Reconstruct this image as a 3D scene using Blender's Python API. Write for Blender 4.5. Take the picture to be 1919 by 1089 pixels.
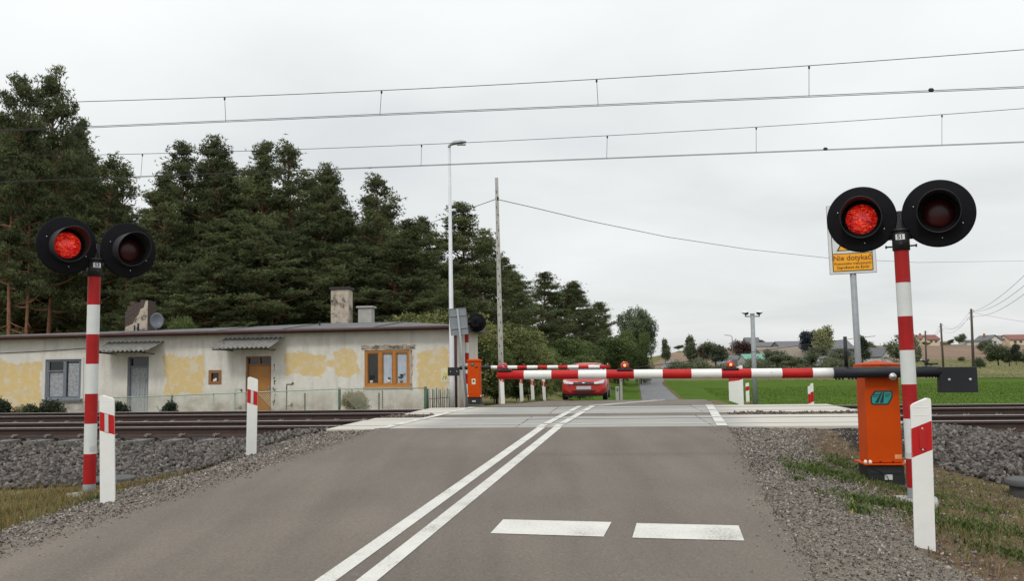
import bpy, bmesh, math, random
import numpy as np
from mathutils import Vector, Matrix
for o in list(bpy.data.objects): bpy.data.objects.remove(o)
scene = bpy.context.scene; col = scene.collection
rad = math.radians
# ------------------------------------------------------------------ camera
F = 1700.6; PITCH = 0.0833; ROLL = 0.01447; EYE = 0.94          # heights are above the rail tops (z = 0)
CM = Matrix.Rotation(math.pi/2+PITCH, 3, 'X') @ Matrix.Rotation(-ROLL, 3, 'Z')
cd = bpy.data.cameras.new('camera'); cam = bpy.data.objects.new('camera', cd); col.objects.link(cam)
cam.matrix_world = Matrix.Translation((0,0,EYE)) @ CM.to_4x4()
cd.sensor_width = 36; cd.lens = F/1919*36; cd.clip_start = .05; cd.clip_end = 6000
scene.camera = cam
# ------------------------------------------------------------------ world, sun, exposure
SUN_EL, SUN_AZ = rad(48), rad(205)
w = bpy.data.worlds.new('World'); scene.world = w; w.use_nodes = True
nt = w.node_tree; N = nt.nodes; L = nt.links; N.clear()
out = N.new('ShaderNodeOutputWorld'); add = N.new('ShaderNodeAddShader'); L.new(add.outputs[0], out.inputs[0])
sky = N.new('ShaderNodeTexSky'); sky.sky_type = 'NISHITA'; sky.sun_disc = False; sky.sun_elevation = SUN_EL; sky.sun_rotation = SUN_AZ
b1 = N.new('ShaderNodeBackground'); b1.inputs[1].default_value = .006; L.new(sky.outputs[0], b1.inputs[0]); L.new(b1.outputs[0], add.inputs[0])
b2 = N.new('ShaderNodeBackground'); L.new(b2.outputs[0], add.inputs[1]); b2.inputs[1].default_value = 1.0
tc = N.new('ShaderNodeTexCoord'); sep = N.new('ShaderNodeSeparateXYZ'); L.new(tc.outputs['Generated'], sep.inputs[0])
def wmath(op, a, b=None, c=None):
    m = N.new('ShaderNodeMath'); m.operation = op
    for i, v in enumerate((a, b, c)):
        if v is None: continue
        if isinstance(v, (int, float)): m.inputs[i].default_value = v
        else: L.new(v, m.inputs[i])
    return m.outputs[0]
zc = wmath('MAXIMUM', sep.outputs[2], 0.0); den = wmath('ADD', zc, .16)
cmb = N.new('ShaderNodeCombineXYZ'); L.new(wmath('DIVIDE', sep.outputs[0], den), cmb.inputs[0]); L.new(wmath('DIVIDE', sep.outputs[1], den), cmb.inputs[1])
mp = N.new('ShaderNodeMapping'); mp.inputs['Rotation'].default_value = (0,0,.5); mp.inputs['Scale'].default_value = (.75,.8,1); L.new(cmb.outputs[0], mp.inputs[0])
n1 = N.new('ShaderNodeTexNoise'); n1.inputs['Scale'].default_value = .95; n1.inputs['Detail'].default_value = 8; n1.inputs['Roughness'].default_value = .46; n1.inputs['Distortion'].default_value = .25; L.new(mp.outputs[0], n1.inputs['Vector'])
rp = N.new('ShaderNodeValToRGB'); L.new(n1.outputs[0], rp.inputs[0])
rp.color_ramp.elements[0].position = .34; rp.color_ramp.elements[0].color = (.66,.675,.685,1)
rp.color_ramp.elements[1].position = .68; rp.color_ramp.elements[1].color = (.87,.88,.88,1)
el = rp.color_ramp.elements.new(.49); el.color = (.755,.78,.775,1)
gr = N.new('ShaderNodeMapRange'); L.new(sep.outputs[2], gr.inputs[0]); gr.inputs[1].default_value = 0; gr.inputs[2].default_value = .42; gr.inputs[3].default_value = .93; gr.inputs[4].default_value = 1.22
gz = N.new('ShaderNodeMapRange'); L.new(sep.outputs[2], gz.inputs[0]); gz.inputs[1].default_value = .42; gz.inputs[2].default_value = 1; gz.inputs[3].default_value = 0; gz.inputs[4].default_value = .7
gs = wmath('ADD', gr.outputs[0], gz.outputs[0])
vm = N.new('ShaderNodeVectorMath'); vm.operation = 'SCALE'; L.new(rp.outputs[0], vm.inputs[0]); L.new(gs, vm.inputs['Scale']); L.new(vm.outputs[0], b2.inputs[0])
sd = bpy.data.lights.new('sun', 'SUN'); sd.energy = 1.25; sd.angle = rad(11); sd.color = (1,.97,.92)
so = bpy.data.objects.new('sun', sd); col.objects.link(so)
sdir = Vector((math.sin(SUN_AZ)*math.cos(SUN_EL), math.cos(SUN_AZ)*math.cos(SUN_EL), math.sin(SUN_EL)))
so.rotation_euler = sdir.to_track_quat('Z', 'Y').to_euler()
scene.view_settings.view_transform = 'Standard'; scene.view_settings.look = 'None'; scene.view_settings.gamma = 1; scene.view_settings.exposure = 0
scene.render.engine = 'CYCLES'; scene.cycles.max_bounces = 6; scene.cycles.transparent_max_bounces = 8

# ------------------------------------------------------------------ geometry of the place
TH = 0.10867; CT, ST = math.cos(TH), math.sin(TH)              # tracks run along (CT,-ST); away from the camera is (ST,CT)
def ray(px, py):
    return (CM @ Vector(((px-959.5)/F, -(py-544.5)/F, -1)))
def atY(px, py, Y):
    d = ray(px, py); t = Y/d.y; return Vector((d.x*t, Y, EYE+d.z*t))
def atV(px, py, v):
    d = ray(px, py); t = v/(d.x*ST+d.y*CT); return Vector((d.x*t, d.y*t, EYE+d.z*t))
def uv(p): return p[0]*CT-p[1]*ST, p[0]*ST+p[1]*CT
def xy(u, v): return u*CT+v*ST, -u*ST+v*CT
def W(u, v, z=0): x, y = xy(u, v); return Vector((x, y, z))
R1, R2, R3, R4 = 14.747, 16.252, 18.754, 20.259
TR1, TR2 = (R1+R2)/2, (R3+R4)/2
D0, D1 = 14.0, 21.02                                            # near and far edge of the crossing deck
RV = [-60, 14.0, 21.1, 33, 42, 52, 66, 142, 230, 300, 380, 470]
RZ = [-2.59, 0, 0, -.33, -.95, -1.85, -2.65, -2.15, -1.0, 1.0, 5.3, 7.6]
def roadz(v): return np.interp(v, RV, RZ)
def onroad(px, py):
    v = 8.0
    for _ in range(60):
        z = float(roadz(v)); d = ray(px, py); t = (z-EYE)/d.z; v2 = (d.x*t)*ST+(d.y*t)*CT; v = .5*v+.5*v2
    return uv((d.x*t, d.y*t))
le = [onroad(*p) for p in ((719,798.6),(638,829),(560,853),(461,888),(282,946),(121,1001),(0,1041))]
re_ = [onroad(*p) for p in ((1368,799),(1393,853),(1432,922),(1481,1015),(1536,1089))]
def ext(l, side):
    l = sorted(l, key=lambda q: q[1])
    a, b = l[0], l[2] if side else l[1]
    s = (b[0]-a[0])/(b[1]-a[1]) if side else .0
    return [(a[0]-s*(a[1]+40)*.6, -40.)]+l
farL = [uv(p) for p in ((-.75,21.5),(1.0,32),(5.2,48),(10.1,71),(19.6,142),(33,215),(50,300),(68,380),(90,480))]
farR = [uv(p) for p in ((4.65,20.9),(6.7,32),(9.6,48),(13.7,71),(23.1,142),(36.6,215),(54,300),(72.5,380),(95,480))]
LE = np.array(ext(le, 0)+farL); RE = np.array(ext(re_, 0)+farR)
def uL(v): return np.interp(v, LE[:,1], LE[:,0])
def uR(v): return np.interp(v, RE[:,1], RE[:,0])
def sstep(a, b, x): t = np.clip((x-a)/(b-a), 0, 1); return t*t*(3-2*t)
GLV = [-40,2,6,8.6,9.6,10.4,12.6,14.2,14.6,17.4,20.8,21.6,23.5,30,60,100,300,900]
GLZ = [-1.4,-.85,-.58,-.45,-.45,-.49,-.39,-.28,-.265,-.26,-.26,-.35,-.62,-.72,-.8,-1.2,-1,4]
GRV = [-40,2,6,8.5,9.6,10.2,11.2,12.6,14.2,14.6,17.4,20.8,21.6,23.5,28,36,46,160,262,330,400,440,520,900,2500]
GRZ = [-1.4,-.70,-.52,-.50,-.50,-.54,-.50,-.41,-.28,-.265,-.26,-.26,-.35,-.75,-1.3,-2.0,-2.4,-2.2,.9,3.4,7.0,8.0,7.2,5,-6]
U0F = -4.45
def hnoise(x, y, s, seed=0):
    return (np.sin(x*s*1.3+seed+1.7*np.sin(y*s*.9+seed))*np.cos(y*s*1.1-seed+1.3*np.sin(x*s*.7))
            +.5*np.sin(x*s*2.9-y*s*1.7+seed*2)+.35*np.sin(x*s*1.1+y*s*4.3))/1.85
def zfun(x, y):
    x = np.asarray(x, float); y = np.asarray(y, float)
    u = x*CT-y*ST; v = x*ST+y*CT
    gl = np.interp(v, GLV, GLZ); g_r = np.interp(v, GRV, GRZ)
    l_, r_ = uL(v), uR(v); mid = (l_+r_)/2
    k = sstep(-2, 2, u-mid)
    g = gl*(1-k)+g_r*k
    nearm = (v < 14.3)
    g = g+np.where(nearm, .022*hnoise(x, y, 1.9)+.012*hnoise(x, y, 5.3, 2), 0)*sstep(0, 1, np.where(nearm, 14.3-v, 1))
    g = g+np.where(v > 60, .35*hnoise(x, y, .035, 1), 0)*sstep(60, 140, v)
    # made-up ground that meets the ends of the crossing slabs
    fillu = sstep(U0F-2.4, U0F-.2, u)*(1-sstep(U0F+9.0, U0F+11.2, u))
    zf = np.interp(v, [11.2,12.6,13.4,14.05,14.3], [-.42,-.22,-.10,-.045,-.10])
    kf = fillu*sstep(11.0, 12.4, v)*(v < 14.4)
    g = g*(1-kf)+(zf+.012*hnoise(x, y, 4.1))*kf
    e = np.maximum(np.maximum(l_-u, u-r_), 0)
    wid = np.interp(v, [0,5,9,13,14,21.2,24,34,50,480], [1.0,1.3,2.4,2.0,1.4,.8,4.2,4.8,6,12])
    m = sstep(.12, 1, e/wid)
    ins = np.minimum(u-l_, r_-u)
    rz = roadz(v)-.03-.12*sstep(.05, .35, ins)
    deck = (v > D0-.15) & (v < D1+.15)
    z = rz*(1-m)+g*m
    # under the concrete deck and rails the bed lies low
    z = np.where((v > 14.05) & (v < 21.0), g+.0*z, z)
    return z
def hit(px, py, tmin=3, tmax=900):
    d = ray(px, py); t = tmin; prev = tmin
    while t < tmax:
        if EYE+d.z*t < zfun(d.x*t, d.y*t):
            a, b = prev, t
            for _ in range(30):
                m = (a+b)/2
                if EYE+d.z*m < zfun(d.x*m, d.y*m): b = m
                else: a = m
            return Vector((d.x*b, d.y*b, EYE+d.z*b))
        prev = t; t *= 1.01
    return None
def ground(x, y): return float(zfun(x, y))

# ------------------------------------------------------------------ materials
MATS = {}
def nmat(name):
    m = bpy.data.materials.new(name); m.use_nodes = True; MATS[name] = m
    nt = m.node_tree; return m, nt, nt.nodes, nt.links, nt.nodes['Principled BSDF']
def mat(name, c, rough=.6, metal=0, var=.12, vs=6., bump=0, bs=40., emit=None, es=0, dirt=None, dscale=2., damt=.5, coat=0, spec=None):
    """base colour c with a soft noise variation, optional worn colour dirt, optional bump"""
    m, nt, N, L, P = nmat(name)
    P.inputs['Roughness'].default_value = rough; P.inputs['Metallic'].default_value = metal
    if spec is not None: P.inputs['Specular IOR Level'].default_value = spec
    if coat: P.inputs['Coat Weight'].default_value = coat
    tc = N.new('ShaderNodeTexCoord')
    n = N.new('ShaderNodeTexNoise'); n.inputs['Scale'].default_value = vs; n.inputs['Detail'].default_value = 6; n.inputs['Roughness'].default_value = .6
    L.new(tc.outputs['Object'], n.inputs['Vector'])
    r = N.new('ShaderNodeValToRGB'); L.new(n.outputs[0], r.inputs[0])
    r.color_ramp.elements[0].position = .3; r.color_ramp.elements[1].position = .7
    r.color_ramp.elements[0].color = tuple(max(0, x*(1-var)) for x in c)+(1,)
    r.color_ramp.elements[1].color = tuple(min(1, x*(1+var)) for x in c)+(1,)
    cout = r.outputs[0]
    if dirt:
        n2 = N.new('ShaderNodeTexNoise'); n2.inputs['Scale'].default_value = dscale; n2.inputs['Detail'].default_value = 9; n2.inputs['Roughness'].default_value = .7
        L.new(tc.outputs['Object'], n2.inputs['Vector'])
        r2 = N.new('ShaderNodeValToRGB'); L.new(n2.outputs[0], r2.inputs[0]); r2.color_ramp.elements[0].position = 1-damt; r2.color_ramp.elements[1].position = min(1, 1-damt+.12)
        mx = N.new('ShaderNodeMixRGB'); L.new(r2.outputs[0], mx.inputs[0]); L.new(cout, mx.inputs[1]); mx.inputs[2].default_value = tuple(dirt)+(1,); cout = mx.outputs[0]
    L.new(cout, P.inputs['Base Color'])
    if bump:
        nb = N.new('ShaderNodeTexNoise'); nb.inputs['Scale'].default_value = bs; nb.inputs['Detail'].default_value = 5; L.new(tc.outputs['Object'], nb.inputs['Vector'])
        bp = N.new('ShaderNodeBump'); bp.inputs['Strength'].default_value = bump; bp.inputs['Distance'].default_value = .02
        L.new(nb.outputs[0], bp.inputs['Height']); L.new(bp.outputs[0], P.inputs['Normal'])
    if emit: P.inputs['Emission Color'].default_value = tuple(emit)+(1,); P.inputs['Emission Strength'].default_value = es
    return m
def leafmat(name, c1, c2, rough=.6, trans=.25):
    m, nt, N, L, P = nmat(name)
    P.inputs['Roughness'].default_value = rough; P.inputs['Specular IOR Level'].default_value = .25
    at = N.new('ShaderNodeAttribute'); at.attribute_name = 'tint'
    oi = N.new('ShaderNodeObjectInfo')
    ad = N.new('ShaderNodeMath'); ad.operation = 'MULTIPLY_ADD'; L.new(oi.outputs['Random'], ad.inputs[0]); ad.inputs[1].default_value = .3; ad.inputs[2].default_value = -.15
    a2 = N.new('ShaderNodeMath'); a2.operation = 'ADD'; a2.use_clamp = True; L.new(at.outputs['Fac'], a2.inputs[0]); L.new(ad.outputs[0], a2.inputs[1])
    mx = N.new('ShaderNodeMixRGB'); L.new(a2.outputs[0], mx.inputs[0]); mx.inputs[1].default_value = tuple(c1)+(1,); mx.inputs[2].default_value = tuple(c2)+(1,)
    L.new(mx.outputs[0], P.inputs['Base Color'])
    if trans:
        tr = N.new('ShaderNodeBsdfTranslucent'); L.new(mx.outputs[0], tr.inputs[0])
        ms = N.new('ShaderNodeMixShader'); ms.inputs[0].default_value = trans
        o = N['Material Output']; L.new(P.outputs[0], ms.inputs[1]); L.new(tr.outputs[0], ms.inputs[2]); L.new(ms.outputs[0], o.inputs[0])
    return m
mat('paint_white', (.74,.74,.71), .45, var=.05, vs=9, dirt=(.5,.49,.45), dscale=7, damt=.36, bump=.02)
mat('paint_red', (.44,.012,.012), .5, spec=.25, var=.10, vs=5, dirt=(.40,.035,.03), dscale=9, damt=.42)
mat('pole_white', (.62,.64,.62), .40, var=.05, vs=7, dirt=(.48,.48,.45), dscale=5, damt=.38)
mat('pole_red', (.34,.010,.010), .48, spec=.25, var=.14, vs=4, dirt=(.33,.03,.028), dscale=6, damt=.45)
mat('black_paint', (.012,.012,.014), .5, var=.2, vs=12, bump=.03)
mat('black_board', (.006,.006,.008), .8, var=.2, vs=12, spec=.15)
mat('hood_black', (.030,.030,.035), .6, var=.15, vs=12)
mat('dark_blue_paint', (.010,.011,.018), .5, var=.2, vs=9, dirt=(.03,.03,.035), dscale=12, damt=.4)
mat('orange_paint', (.54,.062,.001), .55, var=.08, vs=3, dirt=(.44,.058,.004), dscale=7, damt=.38, bump=.015, spec=.15)
mat('galvanised', (.27,.29,.305), .6, metal=.1, var=.12, vs=14)
mat('lamp_post_white', (.55,.56,.58), .45, var=.06, vs=5)
mat('grey_sign_back', (.22,.24,.26), .5, metal=.2, var=.1)
mat('bolt_metal', (.55,.55,.55), .35, metal=.8, var=.1)
mat('bolt_cap', (.75,.70,.60), .5)
mat('concrete', (.34,.33,.31), .9, var=.15, vs=8, bump=.25, bs=60, dirt=(.22,.21,.19), dscale=5, damt=.42)
mat('pole_concrete', (.40,.39,.36), .9, var=.15, vs=5, bump=.3, bs=40, dirt=(.27,.26,.24), dscale=3, damt=.42)
mat('sleeper_concrete', (.15,.14,.13), .95, var=.3, vs=9, bump=.25, bs=50, dirt=(.05,.045,.04), dscale=6, damt=.5)
mat('dark_concrete', (.075,.077,.078), .9, var=.15, vs=8, bump=.25, bs=50)
mat('rust_rail', (.050,.026,.019), .75, var=.3, vs=6, bump=.15, bs=50, dirt=(.032,.020,.018), dscale=3, damt=.5)
mat('rail_top', (.74,.74,.74), .42, metal=.25, var=.06, vs=20)  # pale, mostly diffuse base; the polished steel's bright reflection is put into colour
mat('rail_ledge', (.16,.14,.13), .45, metal=.5, var=.2, vs=20)
mat('clip_steel', (.20,.17,.155), .6, metal=.3, var=.2)
mat('lens_dark', (.035,.004,.005), .32, var=.5, vs=9, spec=.35)
mat('steel_wire', (.045,.045,.048), .7, var=.1, spec=.2)
mat('brown_wood', (.26,.115,.035), .5, var=.15, vs=6)
mat('orange_wood', (.42,.17,.030), .45, var=.12, vs=6, bump=.05)
mat('door_orange', (.36,.155,.030), .5, var=.12, vs=4)
mat('grey_wood', (.15,.17,.20), .65, var=.15, vs=9, bump=.1)
mat('glass_dark', (.012,.014,.016), .08, var=.4, vs=3, spec=.6)
mat('curtain', (.42,.48,.55), .85, var=.15, vs=5)
mat('lace', (.30,.31,.33), .85, var=.35, vs=16)
mat('fascia', (.075,.032,.030), .6, var=.2, vs=4)
mat('roof_felt', (.105,.108,.112), .9, var=.2, vs=1.5, bump=.3, bs=14, dirt=(.16,.165,.17), dscale=.5, damt=.48)
mat('asbestos', (.20,.19,.175), .9, var=.25, vs=7, bump=.2, dirt=(.09,.085,.075), dscale=3, damt=.42)
mat('chimney_plaster', (.42,.36,.29), .95, var=.2, vs=3, bump=.5, bs=14, dirt=(.08,.06,.05), dscale=3.2, damt=.50)
mat('chimney_grey', (.36,.35,.33), .95, var=.15, vs=4, bump=.3, bs=20, dirt=(.2,.19,.18), dscale=4, damt=.42)
mat('soot', (.035,.033,.032), .95, var=.2)
mat('terracotta', (.30,.12,.06), .7, var=.1)
mat('green_post', (.045,.10,.06), .6, var=.2, dirt=(.16,.17,.12), dscale=8, damt=.45)
mat('pale_green_rail', (.26,.36,.28), .6, var=.2, vs=8)
mat('fence_wire', (.46,.50,.42), .5, metal=.2, var=.2)
mat('fence_wire_dark', (.06,.06,.06), .6, var=.2)
mat('old_stake', (.12,.10,.08), .9, var=.3, vs=10)
mat('stick_wood', (.30,.27,.20), .9, var=.3, vs=10)
mat('drainpipe_brown', (.085,.030,.028), .5, var=.15)
mat('notice_cream', (.62,.58,.42), .7, var=.05)
mat('notice_yellow', (.62,.52,.06), .6, var=.15)
mat('sign_white', (.66,.67,.67), .4, var=.03)
mat('sign_orange', (.86,.40,.015), .4, var=.03)
mat('sign_black', (.02,.018,.016), .5, var=.1)
mat('sign_brown', (.22,.055,.01), .5, var=.1)
mat('teal', (.015,.29,.24), .4, var=.04)
mat('navy', (.010,.025,.045), .4, var=.04)
mat('sticker_grey', (.52,.52,.50), .5, var=.1)
mat('car_red', (.40,.018,.012), .35, var=.04, coat=.25)
mat('car_dark', (.02,.018,.02), .5, var=.1)
mat('tyre', (.016,.016,.017), .85, var=.15)
mat('chrome', (.6,.6,.62), .2, metal=.9, var=.03)
mat('headlamp_glass', (.55,.56,.58), .12, var=.25, vs=14, coat=.8)
mat('plate_grey', (.44,.45,.46), .5, var=.12, vs=30)
mat('bark_pine', (.20,.095,.055), .95, var=.35, vs=7, bump=.5, bs=22)
mat('bark_grey', (.09,.075,.062), .95, var=.3, vs=7, bump=.4, bs=22)
mat('telegraph_wood', (.075,.058,.045), .9, var=.3, vs=6)
mat('white_wall', (.58,.57,.54), .9, var=.08)
mat('cream_wall', (.60,.50,.36), .9, var=.08)
mat('yellow_wall', (.60,.47,.20), .9, var=.08)
mat('red_roof', (.20,.085,.070), .9, var=.12)
mat('grey_roof', (.125,.125,.135), .9, var=.12)
mat('brown_roof', (.20,.165,.13), .9, var=.15)
mat('green_roof', (.12,.29,.215), .7, var=.1)
mat('greenhouse_grey', (.22,.25,.25), .6, var=.12)
mat('window_far', (.05,.055,.065), .3)
mat('dish_grey', (.14,.155,.18), .5, var=.08)
def lens_lit(name, c1, c2, c3, st, sc=(5,5,22)):
    m, nt, N, L, P = nmat(name)
    P.inputs['Base Color'].default_value = (.25,.01,.01,1); P.inputs['Roughness'].default_value = .2
    tc = N.new('ShaderNodeTexCoord'); mp = N.new('ShaderNodeMapping'); mp.inputs['Scale'].default_value = sc; mp.inputs['Rotation'].default_value = (0,.35,0)
    L.new(tc.outputs['Object'], mp.inputs[0])
    n = N.new('ShaderNodeTexNoise'); n.inputs['Scale'].default_value = 2.6; n.inputs['Detail'].default_value = 4; n.inputs['Roughness'].default_value = .75; n.inputs['Distortion'].default_value = 1.4; L.new(mp.outputs[0], n.inputs['Vector'])
    vo = N.new('ShaderNodeTexVoronoi'); vo.inputs['Scale'].default_value = 85; L.new(tc.outputs['Object'], vo.inputs['Vector'])
    ad = N.new('ShaderNodeMath'); ad.operation = 'MULTIPLY_ADD'; L.new(vo.outputs['Distance'], ad.inputs[0]); ad.inputs[1].default_value = -.22; L.new(n.outputs[0], ad.inputs[2])
    r = N.new('ShaderNodeValToRGB'); L.new(ad.outputs[0], r.inputs[0]); cr = r.color_ramp
    cr.elements[0].position = .28; cr.elements[0].color = c1+(1,); cr.elements[1].position = .66; cr.elements[1].color = c3+(1,)
    e = cr.elements.new(.44); e.color = c2+(1,)
    sg = N.new('ShaderNodeVectorMath'); sg.operation = 'SUBTRACT'; L.new(tc.outputs['Generated'], sg.inputs[0]); sg.inputs[1].default_value = (.5,.5,.5)
    ml = N.new('ShaderNodeVectorMath'); ml.operation = 'MULTIPLY'; L.new(sg.outputs[0], ml.inputs[0]); ml.inputs[1].default_value = (1,0,1)
    ln = N.new('ShaderNodeVectorMath'); ln.operation = 'LENGTH'; L.new(ml.outputs[0], ln.inputs[0])
    mrr = N.new('ShaderNodeMapRange'); L.new(ln.outputs['Value'], mrr.inputs[0]); mrr.inputs[1].default_value = .08; mrr.inputs[2].default_value = .52; mrr.inputs[3].default_value = st*1.25; mrr.inputs[4].default_value = st*.55
    L.new(r.outputs[0], P.inputs['Emission Color']); L.new(mrr.outputs[0], P.inputs['Emission Strength'])
lens_lit('lens_lit', (.10,.001,.002), (.66,.005,.005), (1.0,.36,.10), .85)
lens_lit('boom_light', (.25,.005,.004), (.6,.015,.01), (1.0,.3,.08), .45, (9,9,9))
mat('boom_lamp_on', (.9,.3,.05), .3, emit=(1,.33,.08), es=1.3)
mat('boom_lamp_white', (.8,.8,.75), .3, emit=(1,.95,.85), es=.6)
mat('red_plastic', (.40,.012,.014), .2, var=.1, coat=.6)
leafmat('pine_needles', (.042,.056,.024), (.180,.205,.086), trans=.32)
leafmat('pine_needles_shaded', (.028,.038,.020), (.085,.10,.05), trans=.2)  # darker needle copy; the shade inside the wood is put into its colour
leafmat('leaf_olive', (.045,.062,.018), (.25,.26,.09))
leafmat('leaf_green', (.040,.062,.018), (.15,.185,.058))
leafmat('leaf_bluegreen', (.055,.075,.042), (.15,.175,.095))
leafmat('leaf_dark', (.022,.032,.020), (.07,.09,.05))
leafmat('leaf_yellowgreen', (.10,.13,.035), (.26,.30,.10))
leafmat('leaf_paleyellow', (.16,.17,.075), (.34,.34,.17))
leafmat('leaf_bluedark', (.022,.030,.040), (.055,.07,.085))
leafmat('leaf_russet', (.055,.032,.028), (.13,.075,.06))
leafmat('leaf_farm', (.065,.080,.045), (.18,.195,.11))  # paler, greyer leaf; the softening of distance haze is put into its colour
leafmat('grass_dry', (.085,.060,.022), (.34,.24,.095), trans=.3)
leafmat('grass_brown', (.085,.050,.026), (.33,.24,.12), trans=.2)
leafmat('grass_green', (.045,.062,.016), (.145,.175,.050), trans=.25)
leafmat('weed_green', (.035,.055,.012), (.125,.170,.040), trans=.25)
leafmat('crop_green', (.048,.092,.006), (.078,.132,.014), trans=.1)
leafmat('meadow_blades', (.11,.12,.045), (.25,.225,.10), trans=.2)
leafmat('flower_yellow', (.45,.36,.02), (.65,.55,.05), trans=.2)
leafmat('dry_bush', (.14,.13,.05), (.42,.36,.20), trans=.2)
leafmat('ballast_stone', (.016,.013,.012), (.20,.178,.160), rough=.85, trans=0)
leafmat('gravel_stone', (.06,.050,.043), (.46,.41,.36), rough=.9, trans=0)
leafmat('rubble_stone', (.055,.042,.032), (.22,.18,.145), rough=.9, trans=0)

# asphalt, new and old
def asphalt(name, c, patch, fine=55., amt=.50):
    m, nt, N, L, P = nmat(name)
    P.inputs['Roughness'].default_value = .82; P.inputs['Specular IOR Level'].default_value = .35
    tc = N.new('ShaderNodeTexCoord')
    n1 = N.new('ShaderNodeTexNoise'); n1.inputs['Scale'].default_value = .55; n1.inputs['Detail'].default_value = 5; L.new(tc.outputs['Object'], n1.inputs['Vector'])
    mp = N.new('ShaderNodeMapping'); mp.inputs['Scale'].default_value = (2.4,.28,1); mp.inputs['Rotation'].default_value = (0,0,.17); L.new(tc.outputs['Object'], mp.inputs[0])
    n3 = N.new('ShaderNodeTexNoise'); n3.inputs['Scale'].default_value = 1.0; n3.inputs['Detail'].default_value = 4; L.new(mp.outputs[0], n3.inputs['Vector'])
    n2 = N.new('ShaderNodeTexNoise'); n2.inputs['Scale'].default_value = fine; n2.inputs['Detail'].default_value = 2; n2.inputs['Roughness'].default_value = .8; L.new(tc.outputs['Object'], n2.inputs['Vector'])
    vo = N.new('ShaderNodeTexVoronoi'); vo.inputs['Scale'].default_value = 75; L.new(tc.outputs['Object'], vo.inputs['Vector'])
    n2.inputs['Detail'].default_value = 6; n2.inputs['Roughness'].default_value = .75
    r = N.new('ShaderNodeValToRGB'); L.new(n1.outputs[0], r.inputs[0]); r.color_ramp.elements[0].position = .3; r.color_ramp.elements[1].position = .72
    r.color_ramp.elements[0].color = c+(1,); r.color_ramp.elements[1].color = patch+(1,)
    r3 = N.new('ShaderNodeMapRange'); L.new(n3.outputs[0], r3.inputs[0]); r3.inputs[1].default_value = .3; r3.inputs[2].default_value = .7; r3.inputs[3].default_value = .86; r3.inputs[4].default_value = 1.12
    r2 = N.new('ShaderNodeMapRange'); L.new(n2.outputs[0], r2.inputs[0]); r2.inputs[1].default_value = .25; r2.inputs[2].default_value = .75; r2.inputs[3].default_value = 1-amt; r2.inputs[4].default_value = 1+amt
    sp = N.new('ShaderNodeSeparateColor'); L.new(vo.outputs['Color'], sp.inputs[0])
    gt = N.new('ShaderNodeMath'); gt.operation = 'GREATER_THAN'; L.new(sp.outputs[0], gt.inputs[0]); gt.inputs[1].default_value = .965
    lt = N.new('ShaderNodeMath'); lt.operation = 'LESS_THAN'; L.new(vo.outputs['Distance'], lt.inputs[0]); lt.inputs[1].default_value = .33
    sk = N.new('ShaderNodeMath'); sk.operation = 'MULTIPLY'; L.new(gt.outputs[0], sk.inputs[0]); L.new(lt.outputs[0], sk.inputs[1])
    mu = N.new('ShaderNodeMath'); mu.operation = 'MULTIPLY'; L.new(r3.outputs[0], mu.inputs[0]); L.new(r2.outputs[0], mu.inputs[1])
    ad = N.new('ShaderNodeMath'); ad.operation = 'MULTIPLY_ADD'; L.new(sk.outputs[0], ad.inputs[0]); ad.inputs[1].default_value = .7; L.new(mu.outputs[0], ad.inputs[2])
    vs = N.new('ShaderNodeVectorMath'); vs.operation = 'SCALE'; L.new(r.outputs[0], vs.inputs[0]); L.new(ad.outputs[0], vs.inputs['Scale']); L.new(vs.outputs[0], P.inputs['Base Color'])
    bp = N.new('ShaderNodeBump'); bp.inputs['Strength'].default_value = .35; bp.inputs['Distance'].default_value = .006; L.new(n2.outputs[0], bp.inputs['Height']); L.new(bp.outputs[0], P.inputs['Normal'])
asphalt('asphalt_new', (.116,.096,.079), (.147,.123,.102))
asphalt('asphalt_old', (.125,.128,.135), (.155,.158,.165))
def roadpaint():
    m, nt, N, L, P = nmat('road_paint')
    P.inputs['Roughness'].default_value = .6
    tc = N.new('ShaderNodeTexCoord')
    n = N.new('ShaderNodeTexNoise'); n.inputs['Scale'].default_value = 55; n.inputs['Detail'].default_value = 6; n.inputs['Roughness'].default_value = .8; L.new(tc.outputs['Object'], n.inputs['Vector'])
    n2 = N.new('ShaderNodeTexNoise'); n2.inputs['Scale'].default_value = 3; n2.inputs['Detail'].default_value = 6; L.new(tc.outputs['Object'], n2.inputs['Vector'])
    ad = N.new('ShaderNodeMath'); ad.operation = 'MULTIPLY_ADD'; L.new(n2.outputs[0], ad.inputs[0]); ad.inputs[1].default_value = .45; L.new(n.outputs[0], ad.inputs[2])
    r = N.new('ShaderNodeValToRGB'); L.new(ad.outputs[0], r.inputs[0]); cr = r.color_ramp
    cr.elements[0].position = .56; cr.elements[0].color = (.24,.225,.205,1); cr.elements[1].position = .66; cr.elements[1].color = (.50,.49,.45,1)
    e = cr.elements.new(.85); e.color = (.60,.59,.55,1)
    L.new(r.outputs[0], P.inputs['Base Color'])
roadpaint()
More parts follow.
